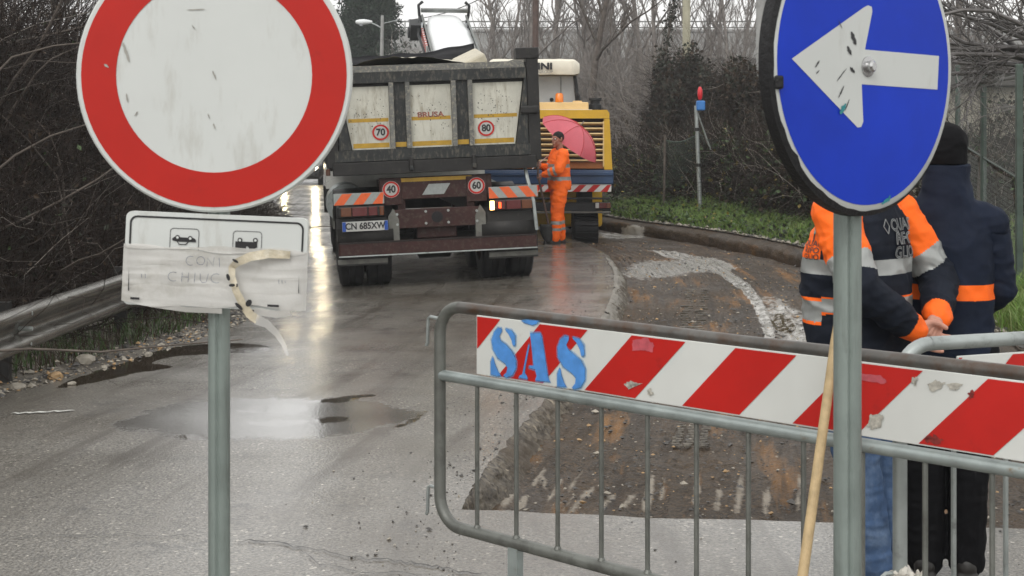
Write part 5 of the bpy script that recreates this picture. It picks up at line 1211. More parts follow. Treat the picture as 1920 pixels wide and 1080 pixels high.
MB().flat([(-1.1,7.855,1.85),(1.1,7.855,1.85),(1.1,7.745,2.6),(-1.1,7.745,2.6)]).build('windscreen', M['glass'], cab)
for s_ in (-1, 1):
    MB().flat([(s_*1.205,6.3,1.9),(s_*1.205,7.5,1.9),(s_*1.205,7.4,2.6),(s_*1.205,6.3,2.6)]).build('side_window', M['glass'], cab)
    mr = MB().tube([(s_*1.2,7.5,2.6),(s_*1.45,7.6,2.6),(s_*1.45,7.6,2.1)], .02, 8).build('mirror_arm', M['truck_dark'], cab); MB().bbox((s_*1.45,7.58,2.3), (.2,.1,.4), .03).build('mirror', M['truck_dark'], mr)
TB('bumper_front', (0, 7.7, .75), (2.45, .3, .45), 'truck_dark')

# ------------------------------------------------------------------ milling machine
ml = empty('milling_machine', (.52, 24.2, TD-.02), 'yellow road milling machine with cream canopy and slatted rear hood', 'milling machine')
def K(name, c, d, m, par=None, b=.01, rot=None): return MB().bbox(c, d, b, rot).build(name, M[m], par or ml)
zz = lambda v: H+(VH-v)*24.2/F-ml.location.z
xx = lambda u: (u-960)*24.2/F-ml.location.x
hood = MB(); X1, X0 = xx(1146), xx(1146)-2.3
hood.prism([(X0,zz(318)),(X1+.02,zz(318)),(X1-.03,zz(212)),(X1-.07,zz(206)),(X0+.07,zz(206)),(X0+.03,zz(212))], lambda x, z, d: (x, .25+d, z), 2.6)
hood = hood.build('rear_hood', M['mach_inner'], ml)
xi1 = xx(1133); xi0 = X0+.13
for P_, nm in (([(X0+.03,zz(222)),(X1-.03,zz(222)),(X1-.03,zz(212)),(X1-.07,zz(206)),(X0+.07,zz(206)),(X0+.03,zz(212))], 'frame_top'), ([(xi1,zz(318)),(X1+.02,zz(318)),(X1-.028,zz(222.5)),(xi1,zz(222.5))], 'frame_side'), ([(xi0,zz(318)),(X0-.02,zz(318)),(X0+.028,zz(222.5)),(xi0,zz(222.5))], 'frame_side')):
    MB().prism(P_, lambda x, z, d: (x, .0+d, z), .245).build(nm, M['mach_yellow'], hood)
for k in range(8): K('slat', ((xi0+xi1)/2, .08, zz(232+k*10)), (xi1-xi0-.004, .10, .022), 'mach_slat', hood, .004, Matrix.Rotation(R(-18), 3, 'X'))
K('slat_edge', (xi1-.012, .03, zz(270)), (.02, .05, zz(226)-zz(312)), 'mach_slat', hood, .003); K('lower_panel', ((xi0+xi1)/2, .12, zz(310)), (xi1-xi0-.004, .05, .12), 'mach_orange', hood)
ch = K('chassis_beam', ((X0+X1)/2+.01, .28, zz(332)), (X1-X0+.05, .66, zz(318.5)-zz(345)), 'mach_blue', None, .02); K('beam_fold', ((X0+X1)/2+.01, -.06, zz(326)), (X1-X0+.04, .03, .06), 'mach_blue', ch)
sb_ = K('warning_board', ((X0+X1)/2, -.01, zz(352.5)), (X1-X0, .03, zz(346)-zz(360)), 'barrier_white', None, .002)
k = 0; x = X0
hgt = zz(346.5)-zz(359.5)
while x < X1-.02:
    P_ = [(x, 0), (x+.12, 0), (x+.12+.12, hgt), (x+.12, hgt)]; P_ = [(min(p[0], X1-.003), p[1]) for p in P_]
    MB().flat([(p[0], -.0265, zz(359.5)+p[1]) for p in P_]).build('red_stripe', M['barrier_red'], sb_); x += .235
K('rear_frame', ((X0+X1)/2, .1, zz(388)), (X1-X0-.02, .2, .14), 'mach_dark'); K('rear_rail', ((X0+X1)/2, -.02, zz(372)), (X1-X0-.04, .04, .035), 'mach_dark'); K('rear_lip', ((X0+X1)/2, -.02, zz(398)), (X1-X0-.02, .10, .03), 'flap')
for s_, u in ((1, 1130), (-1, None)):
    x = xx(u) if u else X0+.14; tl = K('tail_light', (x, -.03, zz(385)), (.27, .05, .115), 'mach_dark')
    for k, mm in enumerate(('plate_white', 'lamp_red', 'lamp_red', 'lamp_amber')): K('lens', (x-.095+k*.064, -.058, zz(385)), (.06, .015, .09), mm, tl, .004)
# crawler tracks
def crawler(x, y, L_, w, h):
    r = h/2; P_ = [(y-L_/2+r+r*math.cos(R(a)), r+r*math.sin(R(a))) for a in range(90, 271, 20)]+[(y+L_/2-r+r*math.cos(R(a)), r+r*math.sin(R(a))) for a in range(-90, 91, 20)]
    tr_ = MB().prism([(a, b*.97+.01) for a, b in P_], lambda yy_, z, d: (x-w/2*.92+d, yy_, z), w*.92).build('crawler_track', M['tread'], ml)
    tot = len(P_)
    for i in range(tot):
        a, b = Vector((0, *P_[i])), Vector((0, *P_[(i+1) % tot])); n_ = max(1, int((b-a).length/.11))
        for q in range(n_):
            c_ = a.lerp(b, (q+.5)/n_); t_ = (b-a).normalized(); ang = math.atan2(t_.z, t_.y)
            MB().bbox((x, c_.y, c_.z), (w, .075, .05), .01, Matrix.Rotation(ang, 3, 'X')).build('track_shoe', M['tread'], tr_)
    for q in range(4): MB().cyl((x-w*.5, y-L_/2+r+(L_-2*r)*q/3, r), (x+w*.5, y-L_/2+r+(L_-2*r)*q/3, r), r*.55, 14).build('roller', M['mach_dark'], tr_)
for x in (xx(1100), xx(1100)-1.72):
    crawler(x, .75, 1.5, .40, .52); crawler(x, 4.6, 1.5, .34, .52)
    K('track_leg', (x, .8, .72), (.26, .4, .7), 'mach_dark'); K('track_leg', (x, 4.6, .8), (.26, .4, .8), 'mach_dark')
K('drum_housing', (xx(1060)-.3, 2.7, .62), (2.1, 1.3, .9), 'mach_yellow', None, .05); K('main_frame', (xx(1060)-.3, 3.6, 1.35), (1.9, 4.6, .9), 'mach_yellow', None, .06)
dk = K('deck', ((X0+X1)/2-.05, 1.5, zz(198)), (X1-X0-.6, 1.9, zz(190)-zz(206)), 'mach_cream', None, .02)
K('deck_bracket', (xx(1086), .7, zz(196)), (.16, .1, .16), 'mach_cream', dk); K('deck_lip', ((X0+X1)/2-.1, .52, zz(205.5)), (X1-X0-.4, .3, .02), 'canvas', dk, .003)
MB().lathe([(0,.16),(.05,.155),(.068,.13),(.072,.03),(.072,0)], 'z', 16, (xx(1051), .62, zz(190))).build('beacon', M['beacon'], ml, True); MB().cyl((xx(1051), .62, zz(203)), (xx(1051), .62, zz(190)), .02, 8).build('beacon_stem', M['mach_dark'], ml)
ex = MB().lathe([(.0,0),(.11,0),(.11,.10),(.085,.12),(.085,.17),(.11,.18),(.11,.22),(.08,.22),(.08,.1)], 'z', 18, (xx(1121), .8, zz(206))).build('exhaust', M['mach_dark'], ml, True)
# cab panels and canopy
cw0, cw1 = xx(922), xx(1083); MB().prism([(cw0,zz(190)),(cw1,zz(190)),(cw1-.05,zz(138)),(cw0+.05,zz(138))], lambda x, z, d: (x, .9+d, z), .03).build('cab_panel', M['cab_grey'], ml)
MB().cyl((xx(1037), .885, zz(184.5)), (xx(1037), .92, zz(184.5)), .035, 14).build('cab_grommet', M['tread'], ml)
MB().cyl((xx(1055), .88, zz(190)), (xx(1055), .88, zz(138)), .008, 6).build('cab_seam', M['wire'], ml)
for x in (cw0+.02, cw1+.02):
    for y in (.88, 2.5): MB().tube([(x+.02, y, zz(206)), (x, y, zz(160)), (x-.03, y, zz(138))], .032, 8).build('cab_post', M['mach_dark'], ml)
MB().tube([(xx(1085), .8, zz(170)), (xx(1090), .75, zz(178)), (xx(1093), .75, zz(195)), (xx(1090), .75, zz(206))], .022, 8).build('hose', M['mach_dark'], ml, True); K('mirror', (xx(1085), .8, zz(168)), (.05, .04, .16), 'mach_dark')
for x in (cw0+.1, cw1-.06): MB().flat([(x, 1.0, zz(195)), (x, 2.4, zz(195)), (x, 2.4, zz(140)), (x, 1.0, zz(140))]).build('side_glass', M['glass'], ml)
V = []; Fs = []; nx_, nz_ = 40, 7; xa, xb_ = xx(915), xx(1090)
prof_y = [(.55, 137), (.53, 130), (.52, 118), (.54, 111), (.62, 107), (1.5, 105), (2.6, 106), (2.72, 112), (2.72, 137)]
for i in range(nx_):
    s_ = i/(nx_-1); x = xa+(xb_-xa)*s_; e = max(0, (s_-.93)/.07); e2 = max(0, (.05-s_)/.05)
    for (y, v) in prof_y:
        w_ = .02*noise.noise(Vector((s_*9, y*2, v*.1)))
        vv = v+(e**1.5)*(8 if v < 120 else -3)+(e2**1.5)*(6 if v < 120 else 0); V.append((x, y+w_+(.1*e if y < 1 else -.1*e), zz(vv)+w_*.4))
np2 = len(prof_y)
for i in range(nx_-1):
    for j in range(np2-1): a = i*np2+j; Fs.append((a, a+1, a+np2+1, a+np2))
Fs.append(tuple(range(np2))); Fs.append(tuple((nx_-1)*np2+k for k in range(np2)))
cn = MB().add(V, Fs).build('canopy', M['canvas'], ml, True)
text('lettering', 'MARINI', .155, face_mat((xx(1037.5), .495, zz(122))), M['sign_black'], cn, .007, align='RIGHT', xs=1.3); text('lettering', 'FAYAT GROUP', .062, face_mat((xx(1038), .497, zz(132.5))), M['scuff_grey'], cn, .0015, align='RIGHT', xs=1.2)
# loading conveyor: from the front of the machine up and to the left
A_ = at(872, 170, 29.8)-ml.location; top_c = at(832, 45, 34.0)-ml.location; d_ = (top_c-A_); L_ = d_.length; d_.normalize(); sd = d_.cross(Vector((0,0,1))).normalized(); up_ = sd.cross(d_).normalized()
fc = lambda x, t_, h_: A_+sd*x+d_*t_+up_*h_
def cbox(x0, x1, t0, t1, h0, h1, name, m, par):
    P_ = [fc(x, t_, h_) for h_ in (h0, h1) for t_ in (t0, t1) for x in (x0, x1)]
    return MB().add(P_, [(0,2,3,1),(4,5,7,6),(0,1,5,4),(2,6,7,3),(0,4,6,2),(1,3,7,5)]).build(name, m, par)
cv = cbox(-.45, .45, 0, L_-.1, -.12, .02, 'conveyor', M['mach_dark'], ml)
V = []; Fs = []
for i in range(24):
    t_ = .3+(L_-.35)*i/23; tape_ = .50-.12*max(0, (i-18)/5)
    for k in range(9): a = -1+k/4; V.append(fc(a*tape_, t_, .15+.09*(1-a**4)+.010*math.sin(i*1.9)))
for i in range(23):
    for k in range(8): b = i*9+k; Fs.append((b, b+1, b+10, b+9))
o_ = MB().add(V, Fs).build('conveyor_hood', M['hood_white'], cv, True); o_.modifiers.new('t', 'SOLIDIFY').thickness = .02
for s_ in (-1, 1):
    cbox(s_*.52-.03, s_*.52+.03, .2, L_, -.02, .06, 'side_rail', M['cab_grey'], cv); cbox(s_*.52-.02, s_*.52+.02, .2, L_, .18, .23, 'side_rail', M['wire'], cv)
    for k in range(14): cbox(s_*.52-.015, s_*.52+.015, .4+k*(L_-.6)/14, .45+k*(L_-.6)/14, .06, .18, 'side_strut', M['mach_dark'], cv)
    MB().tube([fc(s_*.52, L_-.1, 0), fc(s_*.58, L_+.05, .2), fc(s_*.6, L_+.12, .42), fc(s_*.5, L_+.15, .5)], .035, 8).build('end_hook', M['mach_dark'], cv, True)
cbox(-.55, .55, L_-.08, L_+.02, .30, .38, 'end_bar', M['wire'], cv)
wb = cbox(-.60, -.56, L_*.55, L_*.86, -.05, .13, 'striped_rail', M['barrier_white'], cv)
for k in range(8): cbox(-.605, -.555, L_*(.56+k*.037), L_*(.575+k*.037), -.052, .132, 'red_stripe', M['barrier_red'], wb)
m_ = cbox(-.86, -.62, L_*.80, L_*.90, -.12, .25, 'motor', M['mach_dark'], cv); MB().cyl(fc(-.9, L_*.85, 0), fc(-.6, L_*.85, 0), .13, 14).build('drive_wheel', M['mach_dark'], m_, True)
MB().tube([fc(-.62, L_*.9, .3), fc(-.7, L_*.75, .1), fc(-.62, L_*.55, -.05), fc(-.6, L_*.3, -.05)], .03, 8).build('cable', M['mach_dark'], cv, True)

# ------------------------------------------------------------------ car with lit headlights, coming towards the truck
cxp = (562-960)*52/F; cz = float(zroad(np.array(cxp), np.array(52.)))
ca = empty('oncoming_car', (cxp, 52, cz), 'dark car with lit headlights half hidden by the red ring sign', 'car', None, (0, 0, R(8)))
sec = []   # stations along y (front at 0): (y, half width, z low, z belt, z roof, roof half width)
for y, hw, zl, zb, zr, rw in ((-.02,.62,.32,.62,.66,.55),(.10,.76,.22,.70,.74,.66),(.35,.83,.20,.78,.83,.72),(1.0,.86,.20,.86,.92,.74),(1.35,.87,.20,.90,1.05,.70),(1.95,.87,.20,.92,1.40,.62),(2.6,.87,.20,.93,1.45,.60),(3.3,.86,.20,.94,1.38,.60),(3.75,.84,.22,.94,1.08,.64),(3.95,.78,.30,.90,.96,.62)):
    sec.append([(-hw*.92,y,zl),(-hw,y,zl+.15),(-hw,y,zb-.06),(-hw*.95,y,zb),(-rw,y,zr-.03),(-rw*.8,y,zr),(rw*.8,y,zr),(rw,y,zr-.03),(hw*.95,y,zb),(hw,y,zb-.06),(hw,y,zl+.15),(hw*.92,y,zl)])
n12 = 12; V = [p for s_ in sec for p in s_]; Fs = [tuple(range(n12)), tuple((len(sec)-1)*n12+k for k in range(n12))]
for i in range(len(sec)-1):
    for k in range(n12): Fs.append((i*n12+k, i*n12+(k+1) % n12, (i+1)*n12+(k+1) % n12, (i+1)*n12+k))
MB().add(V, Fs).build('body', M['car_paint'], ca, True)
MB().flat([(-.66,1.335,1.0),(.66,1.335,1.0),(.56,1.85,1.372),(-.56,1.85,1.372)]).build('windscreen', M['glass'], ca)
for s_ in (-1, 1):
    MB().flat([(s_*.835,1.7,.96),(s_*.83,3.3,.98),(s_*.635,3.2,1.36),(s_*.65,2.0,1.36)]).build('side_window', M['glass'], ca)
    hl = MB().bbox((s_*.56, .055, .64), (.30, .12, .15), .03).build('headlight', M['chrome'], ca); MB().lathe([(0,-.018),(.062,-.014),(.066,0)], 'y', 18, (s_*.56, -.01, .64)).build('lens', M['head_lit'], hl, True)
    m_ = MB().bbox((s_*.98, 1.55, .98), (.18, .1, .13), .03).build('mirror', M['car_paint'], ca)
MB().bbox((0, .0, .42), (1.1, .06, .18), .02).build('grille', M['mach_dark'], ca); MB().box((0, -.035, .42), (.5, .012, .11)).build('number_plate', M['plate_white'], ca)
for y in (.75, 3.2):
    for s_ in (-1, 1): wheel((s_*.76, y, .30), 'wheel', .30, .19, ca)
# ------------------------------------------------------------------ people
def ball(m_, c, r, sub=2, rot=None):
    bm = bmesh.new(); bmesh.ops.create_icosphere(bm, subdivisions=sub, radius=1); bm.verts.index_update(); r3 = r if isinstance(r, (tuple, list)) else (r,)*3
    c = Vector(c); V = []
    for v in bm.verts:
        p = Vector((v.co.x*r3[0], v.co.y*r3[1], v.co.z*r3[2])); V.append(c+(rot @ p if rot is not None else p))
    m_.add(V, [[v.index for v in f.verts] for f in bm.faces]); bm.free()
def limb(m_, pts, n=14):
    """rounded tapered chain of (point, radius)"""
    for i, (p, r) in enumerate(pts): ball(m_, p, r*.995, 2)
    for (a, ra), (b, rb) in zip(pts[:-1], pts[1:]):
        m_.tube([a, b], [ra, rb], n)
def loft(m_, rings, n=28, p=2.4):
    V = []; Fs = []
    for (c, rx, ry) in rings:
        for k in range(n):
            a = 2*math.pi*k/n; ca, sa = math.cos(a), math.sin(a)
            V.append((c[0]+rx*math.copysign(abs(ca)**(2/p), ca), c[1]+ry*math.copysign(abs(sa)**(2/p), sa), c[2]))
    for i in range(len(rings)-1):
        for k in range(n): Fs.append((i*n+k, i*n+(k+1) % n, (i+1)*n+(k+1) % n, (i+1)*n+k))
    Fs += [tuple(range(n-1, -1, -1)), tuple((len(rings)-1)*n+k for k in range(n))]; m_.add(V, Fs)
def fuse(m_, name, mats, parent, voxel=.008, it=6, fold=0.0, fs=9.0, seed=0, paint=None, foldfn=None):
    """one continuous skin over all shapes"""
    me = bpy.data.meshes.new('raw'); me.from_pydata([tuple(v) for v in m_.v], [], m_.f)
    bm = bmesh.new(); bm.from_mesh(me); bmesh.ops.recalc_face_normals(bm, faces=bm.faces); bm.to_mesh(me); bm.free()
    o_ = bpy.data.objects.new('raw', me); col.objects.link(o_)
    md = o_.modifiers.new('r', 'REMESH'); md.mode = 'VOXEL'; md.voxel_size = voxel; md.use_smooth_shade = True
    if it: s_ = o_.modifiers.new('s', 'SMOOTH'); s_.iterations = it; s_.factor = .5
    dg = bpy.context.evaluated_depsgraph_get(); dg.update(); new = bpy.data.meshes.new_from_object(o_.evaluated_get(dg)); bpy.data.objects.remove(o_); bpy.data.meshes.remove(me)
    if fold:
        co = [v.co.copy() for v in new.vertices]; no = [v.normal.copy() for v in new.vertices]
        for v, c, n_ in zip(new.vertices, co, no):
            q = c*fs+Vector((seed, 0, 0)); w_ = noise.noise(q*.5)*1.4; n1 = noise.noise(Vector((q.x*.7+w_, q.y*.7, q.z*1.5+w_))); n2_ = noise.noise(Vector((q.x*1.3, q.y*1.3, q.z*3.2))+Vector((w_*2, 0, 0)))
            f_ = fold*(.62*(.5-2.0*abs(n1))+.26*(.4-2*abs(n2_))+.18*noise.noise(q*3.4))
            if foldfn: f_ *= foldfn(c)
            v.co = c+n_*f_
    new.materials.clear()
    for mm in mats: new.materials.append(mm)
    new.polygons.foreach_set('use_smooth', [True]*len(new.polygons))
    if paint:
        C_ = np.zeros(len(new.polygons)*3); new.polygons.foreach_get('center', C_); new.polygons.foreach_set('material_index', np.asarray(paint(C_.reshape(-1, 3)), dtype=np.int32))
    new.name = name; new.update(); return link(name, new, parent)
def V3(*a): return Vector(a)
def head(m_, c, s=1.0, turn=0.0):
    """skull, jaw, nose, ears, lips; c = centre of skull, facing +y turned by `turn`"""
    rt_ = Matrix.Rotation(turn, 3, 'Z'); q = lambda x, y, z: c+rt_ @ Vector((x*s, y*s, z*s))
    ball(m_, q(0, -.008, .02), (.077*s, .097*s, .100*s), 3, rt_); ball(m_, q(0, .022, -.055), (.060*s, .072*s, .068*s), 3, rt_); limb(m_, [(q(0, .07, -.105), .026*s), (q(0, .055, -.09), .03*s)])
    limb(m_, [(q(0, .088, .018), .011*s), (q(0, .108, -.022), .0145*s), (q(0, .098, -.034), .013*s)]); limb(m_, [(q(-.018, .090, -.066), .008*s), (q(0, .096, -.064), .0095*s), (q(.018, .090, -.066), .008*s)]); limb(m_, [(q(-.016, .088, -.078), .008*s), (q(0, .094, -.079), .0095*s), (q(.016, .088, -.078), .008*s)])
    limb(m_, [(q(-.045, .078, .03), .011*s), (q(-.012, .092, .028), .009*s)]); limb(m_, [(q(.045, .078, .03), .011*s), (q(.012, .092, .028), .009*s)])
    for e in (-1, 1): limb(m_, [(q(e*.079, -.010, .026), .013*s), (q(e*.083, -.012, .0), .012*s), (q(e*.077, -.002, -.026), .009*s)]); limb(m_, [(q(e*.048, .058, -.02), .018*s), (q(e*.04, .07, -.045), .016*s)])
    return q
def eyes(q, par, s=1.0):
    for e in (-1, 1):
        m_ = MB(); ball(m_, q(e*.031, .083, .006), .0125*s, 2); o_ = m_.build('eye', M['hood_white'], par, True); m_ = MB(); ball(m_, q(e*.031, .0915, .006), .006*s, 2); m_.build('pupil', M['hair'], o_, True)
def hand(m_, wrist, fdir, nrm, side, curl=.5, s=1.0):
    """palm + five fingers; fdir: pointing direction of the fingers, nrm: palm side normal, side: +1 right thumb side vector sign"""
    f_ = Vector(fdir).normalized(); n_ = Vector(nrm); n_ = (n_-f_*n_.dot(f_)).normalized(); t_ = f_.cross(n_)*side
    limb(m_, [(wrist, .026*s), (wrist+f_*.03*s, .027*s)])
    for k in range(4):
        lat = (.030-.020*k)*s; base = wrist+f_*.085*s+t_*lat; L_ = (.072, .080, .074, .058)[k]*s
        limb(m_, [(wrist+f_*.025*s+t_*lat*.7, .0165*s), (base, .0125*s)])
        a1, a2, a3 = curl*.9, curl*2.0, curl*2.8; p = base; pts = [(p, .0105*s)]
        for a, l in ((a1, .45), (a2, .32), (a3, .23)): p = p+(f_*math.cos(a)+n_*math.sin(a))*L_*l; pts.append((p, .0092*s-.0012*s*len(pts)*.5))
        limb(m_, pts, 10)
    b0 = wrist+f_*.028*s+t_*.026*s; b1 = b0+(f_*.55+t_*.62+n_*.35)*.042*s; b2 = b1+(f_*.85+t_*.15+n_*.45).normalized()*.034*s; b3 = b2+(f_*.75-t_*.2+n_*.6).normalized()*.026*s
    limb(m_, [(b0, .017*s), (b1, .0125*s), (b2, .0108*s), (b3, .0088*s)], 10)
def along(P_, pts):
    """normalised distance along a chain for every point"""
    best = np.full(len(P_), 9.); tt = np.zeros(len(P_)); L0 = 0; seg = [np.linalg.norm(np.array(b)-np.array(a)) for a, b in zip(pts[:-1], pts[1:])]; tot = sum(seg)
    for (a, b), l in zip(zip(pts[:-1], pts[1:]), seg):
        a, b = np.array(a), np.array(b); k = np.clip(((P_-a) @ (b-a))/(l*l), 0, 1); d = np.linalg.norm(P_-(a+k[:, None]*(b-a)), axis=1); u_ = d < best; best[u_] = d[u_]; tt[u_] = (L0+k[u_]*l)/tot; L0 += l
    return tt
def legs(hipz, spread, feet, scale=1.0):
    """hip, knee, ankle per side; feet: two (x,y) ground spots"""
    out_ = []
    for s_, (fx, fy) in zip((-1, 1), feet):
        hip = V3(s_*.095, 0, hipz); ank = V3(fx, fy, .085); kn = hip.lerp(ank, .49)+V3(0, .025, 0); out_.append((hip, kn, ank))
    return out_
def person(name, loc, rot, label, P):
    r_ = empty(name, loc, label, 'person', None, (0, 0, rot)); lg = legs(.92, .1, P['feet']); vx = P['vox']
    # body (one skin: head, neck, trunk, arms, hands, legs)
    b_ = MB(); hc = V3(*P['head']); q = head(b_, hc, 1.0, P.get('turn', 0)); limb(b_, [(hc+V3(0, -.015, -.06), .055), (V3(0, -.01, 1.47), .058), (V3(0, 0, 1.38), .08)])
    loft(b_, [((0,0,.86), .145, .095), ((0,.0,.98), .155, .105), ((0,.01,1.12), .135, .095), ((0,.0,1.28), .155, .10), ((0,-.005,1.40), .15, .085), ((0,-.01,1.46), .08, .06)])
    for a in P['arms']: limb(b_, [(a[0], .05), (a[1], .036), (a[2], .026)])
    for h_ in P['hands']: hand(b_, *h_)
    for hip, kn, ank in lg: limb(b_, [(hip, .075), (kn, .048), (ank, .036)]); limb(b_, [(ank, .035), (ank+V3(0, .12, -.055), .028)])
    body_ = fuse(b_, 'body', [P['skin']], r_, vx*.62, 2); eyes(q, body_)
    # trousers
    t_ = MB(); loft(t_, [((0,0,.80), .165, .115), ((0,0,.90), .172, .122), ((0,0,1.0), .165, .112)])
    for hip, kn, ank in lg: tr = P.get('tr', 1); limb(t_, [(hip, .098*(1+(tr-1)*.4)), (hip.lerp(kn, .5), .088*tr), (kn, .072*tr), (kn.lerp(ank, .6), .066*tr), (ank+V3(0, .005, -.035+.10*(tr-1)), .067*min(tr, 1.14))])
    fuse(t_, 'trousers', P['tmats'], r_, vx, 3, P.get('tfold', .010), 8, 3, P.get('tpaint'))
    for hip, kn, ank in lg:
        s_ = MB(); limb(s_, [(ank+V3(0, -.035, -.035), .046), (ank+V3(0, .08, -.048), .042), (ank+V3(0, .165, -.055), .036)]); s_.box(ank+V3(0, .06, -.074), (.085, .27, .022)); fuse(s_, 'shoe', [M['shoe']], r_, vx*.8, 2)
    j_ = MB(); loft(j_, P['torso']); 
    for sx in (-1, 1): limb(j_, [(V3(sx*.10, -.005, 1.435), .062), (V3(sx*.17, -.005, 1.40), .068)])
    if P.get('collar'): limb(j_, P['collar'])
    jk = fuse(j_, 'jacket', P['jmats'], r_, vx, 5, P.get('jfold', .012), 7, 11, P.get('jpaint'))
    for k, a in enumerate(P['arms']):
        s_ = MB(); sh, el, wr = a; ar = P.get('ar', 1); limb(s_, [(sh, .082*ar), (sh.lerp(el, .5), .076*ar), (el, .068*ar), (el.lerp(wr, .55), .060*ar), (wr-(wr-el).normalized()*.015, .050)])
        fuse(s_, 'sleeve', P['jmats'], r_, vx, 4, P.get('jfold', .012)*.9, 10, 31+k, (lambda C_, pts=a: P['spaint'](along(C_, [tuple(p) for p in pts]), C_)) if P.get('spaint') else None)
    return r_, q, jk
# --- man in the orange and navy jacket, seen from behind left, hands clasped behind him
LA = (V3(-.205, -.005, 1.405), V3(-.285, -.150, 1.16), V3(-.045, -.232, 1.005)); RA = (V3(.205, -.005, 1.405), V3(.315, -.130, 1.15), V3(.085, -.245, 1.035))
OR_, NV_, GR_ = 1, 0, 2
def jpaintA(C_):
    x, y, z = C_.T; m = np.zeros(len(C_), int); front = y > .045
    m[(z > 1.245) & front] = OR_; m[(z > 1.415)] = np.where(np.abs(x[(z > 1.415)]) > .09, OR_, NV_)
    m[(z > 1.19) & (z <= 1.245)] = GR_
    lo = (z > 1.06) & (z < 1.105) & ~front; m[lo] = GR_; m[((z > 1.05) & (z <= 1.06) | (z >= 1.105) & (z < 1.115)) & ~front] = OR_
    pk_ = front & (x < -.03) & (z > 1.02) & (z < 1.095); m[pk_] = GR_; ed = front & (x < -.02) & (z > 1.01) & (z < 1.105) & ~pk_; m[ed] = OR_
    return m
def spaintA(t_, C_): m = np.zeros(len(t_), int); m[t_ < .30] = OR_; m[(t_ >= .30) & (t_ < .42)] = GR_; m[t_ > .91] = OR_; return m
PA = dict(feet=((-.05, -.08), (.10, -.04)), head=(0, .03, 1.66), turn=R(8), skin=M['skin'], vox=.006, tr=1.14, ar=1.06, arms=(LA, RA),
    hands=((LA[2], (.80, -.10, -.42), (-.2, -.9, .1), -1, .55, 1.0), (RA[2], (-.75, -.05, -.62), (.1, .9, -.1), 1, .75, 1.0)),
    tmats=[M['denim']], tfold=.012, jmats=[M['navy'], M['hi_orange'], M['reflective']], jpaint=jpaintA, spaint=spaintA, jfold=.014,
    torso=[((0,.01,.80), .19, .145), ((0,.01,.88), .215, .165), ((0,.02,1.0), .215, .17), ((0,.035,1.12), .215, .178), ((0,.025,1.26), .22, .165), ((0,.005,1.38), .20, .13), ((0,-.01,1.45), .125, .085), ((0,-.005,1.50), .078, .074)],
    collar=[(V3(-.04, -.01, 1.49), .055), (V3(.04, -.01, 1.49), .055)])
pa, qa, jka = person('person', (1.275, 5.22, 0), R(46), 'person in orange and navy work jacket and jeans, hands clasped behind', PA)
h_ = MB(); ball(h_, qa(0, -.014, .034), (.083, .101, .096), 3, Matrix.Rotation(R(8), 3, 'Z')); fuse(h_, 'hair', [M['hair']], pa, .006, 1, .004, 40, 2)
bv = BVHTree.FromPolygons([v.co for v in jka.data.vertices], [list(p.vertices) for p in jka.data.polygons])
def projector(d, off=.004):
    d = Vector(d).normalized()
    def f_(co):
        hit = bv.ray_cast(co-d*1.0, d); return (hit[0]-d*off) if hit[0] is not None else co
    return f_
bk = face_mat((.045, -.4, 1.315), (1, 0, 0), (0, 0, 1))
text('back_lettering', 'QUAD\nRIFO\nGLIO', .058, bk, M['print_grey'], jka, 0, .0018, xs=1.0, proj=projector((0, 1, 0), .007))
d_ = MB(); 
for P_ in ([(-.075,1.362),(-.060,1.388),(-.045,1.362),(-.060,1.336)],):
    for i in range(4): d_.tube([projector((0, 1, 0))(Vector((P_[i][0], -.4, P_[i][1]))), projector((0, 1, 0))(Vector((P_[(i+1) % 4][0], -.4, P_[(i+1) % 4][1])))], .0018, 5)
d_.build('back_emblem', M['print_grey'], jka)
fpj = projector((1, 0, 0), .005); fm = face_mat((-.5, .085, 1.275), (0, -1, 0), (0, 0, 1))
text('chest_lettering', 'QUAD\nRIFO\nGLIO', .028, fm, M['scuff'], jka, .0003, align='CENTER', xs=1.15, ext=0, proj=fpj)
em = MB(); em.flat([fpj(Vector((-.5, .085+y_, 1.345+z_))) for y_, z_ in ((0, .028), (.017, .006), (.004, -.014), (-.004, -.014), (-.015, .006))]); em.build('chest_emblem', M['logo_teal'], jka)
em = MB(); em.tube([fpj(Vector((-.5, .085, 1.333))), fpj(Vector((-.5, .083, 1.306)))], .0022, 6); em.build('emblem_stem', M['scuff'], jka)
# --- man in navy behind him
LB = (V3(-.155, .02, 1.39), V3(-.205, .06, 1.13), V3(-.12, .24, 1.03)); RB = (V3(.155, .02, 1.39), V3(.205, .05, 1.14), V3(.12, .23, 1.02))
def jpaintB(C_): z = C_[:, 2]; m = np.zeros(len(C_), int); m[(z > 1.105) & (z < 1.165)] = 1; return m
PB = dict(feet=((-.085, 0), (.075, .02)), tr=1.16, head=(-.01, .02, 1.665), turn=R(25), skin=M['skin'], vox=.0075, arms=(LB, RB),
    hands=((LB[2], (.6, .5, -.2), (.3, -.6, -.5), 1, .5, 1.0), (RB[2], (-.6, .5, -.2), (-.3, -.6, -.5), -1, .5, 1.0)),
    tmats=[M['black_cloth']], jmats=[M['navy2'], M['hi_orange']], jpaint=jpaintB, jfold=.012,
    torso=[((0,.0,.78), .165, .13), ((0,.0,.90), .18, .145), ((0,.0,1.05), .18, .145), ((0,.005,1.2), .18, .145), ((0,.0,1.33), .18, .135), ((0,-.005,1.42), .155, .105), ((0,-.005,1.47), .125, .095), ((0,.0,1.52), .098, .096), ((0,.008,1.59), .089, .097), ((0,.012,1.632), .089, .099)])
pb_, qb, jkb = person('person', (1.66, 5.50, 0), R(-14), 'person in navy jacket with orange waistband and black cap', PB)
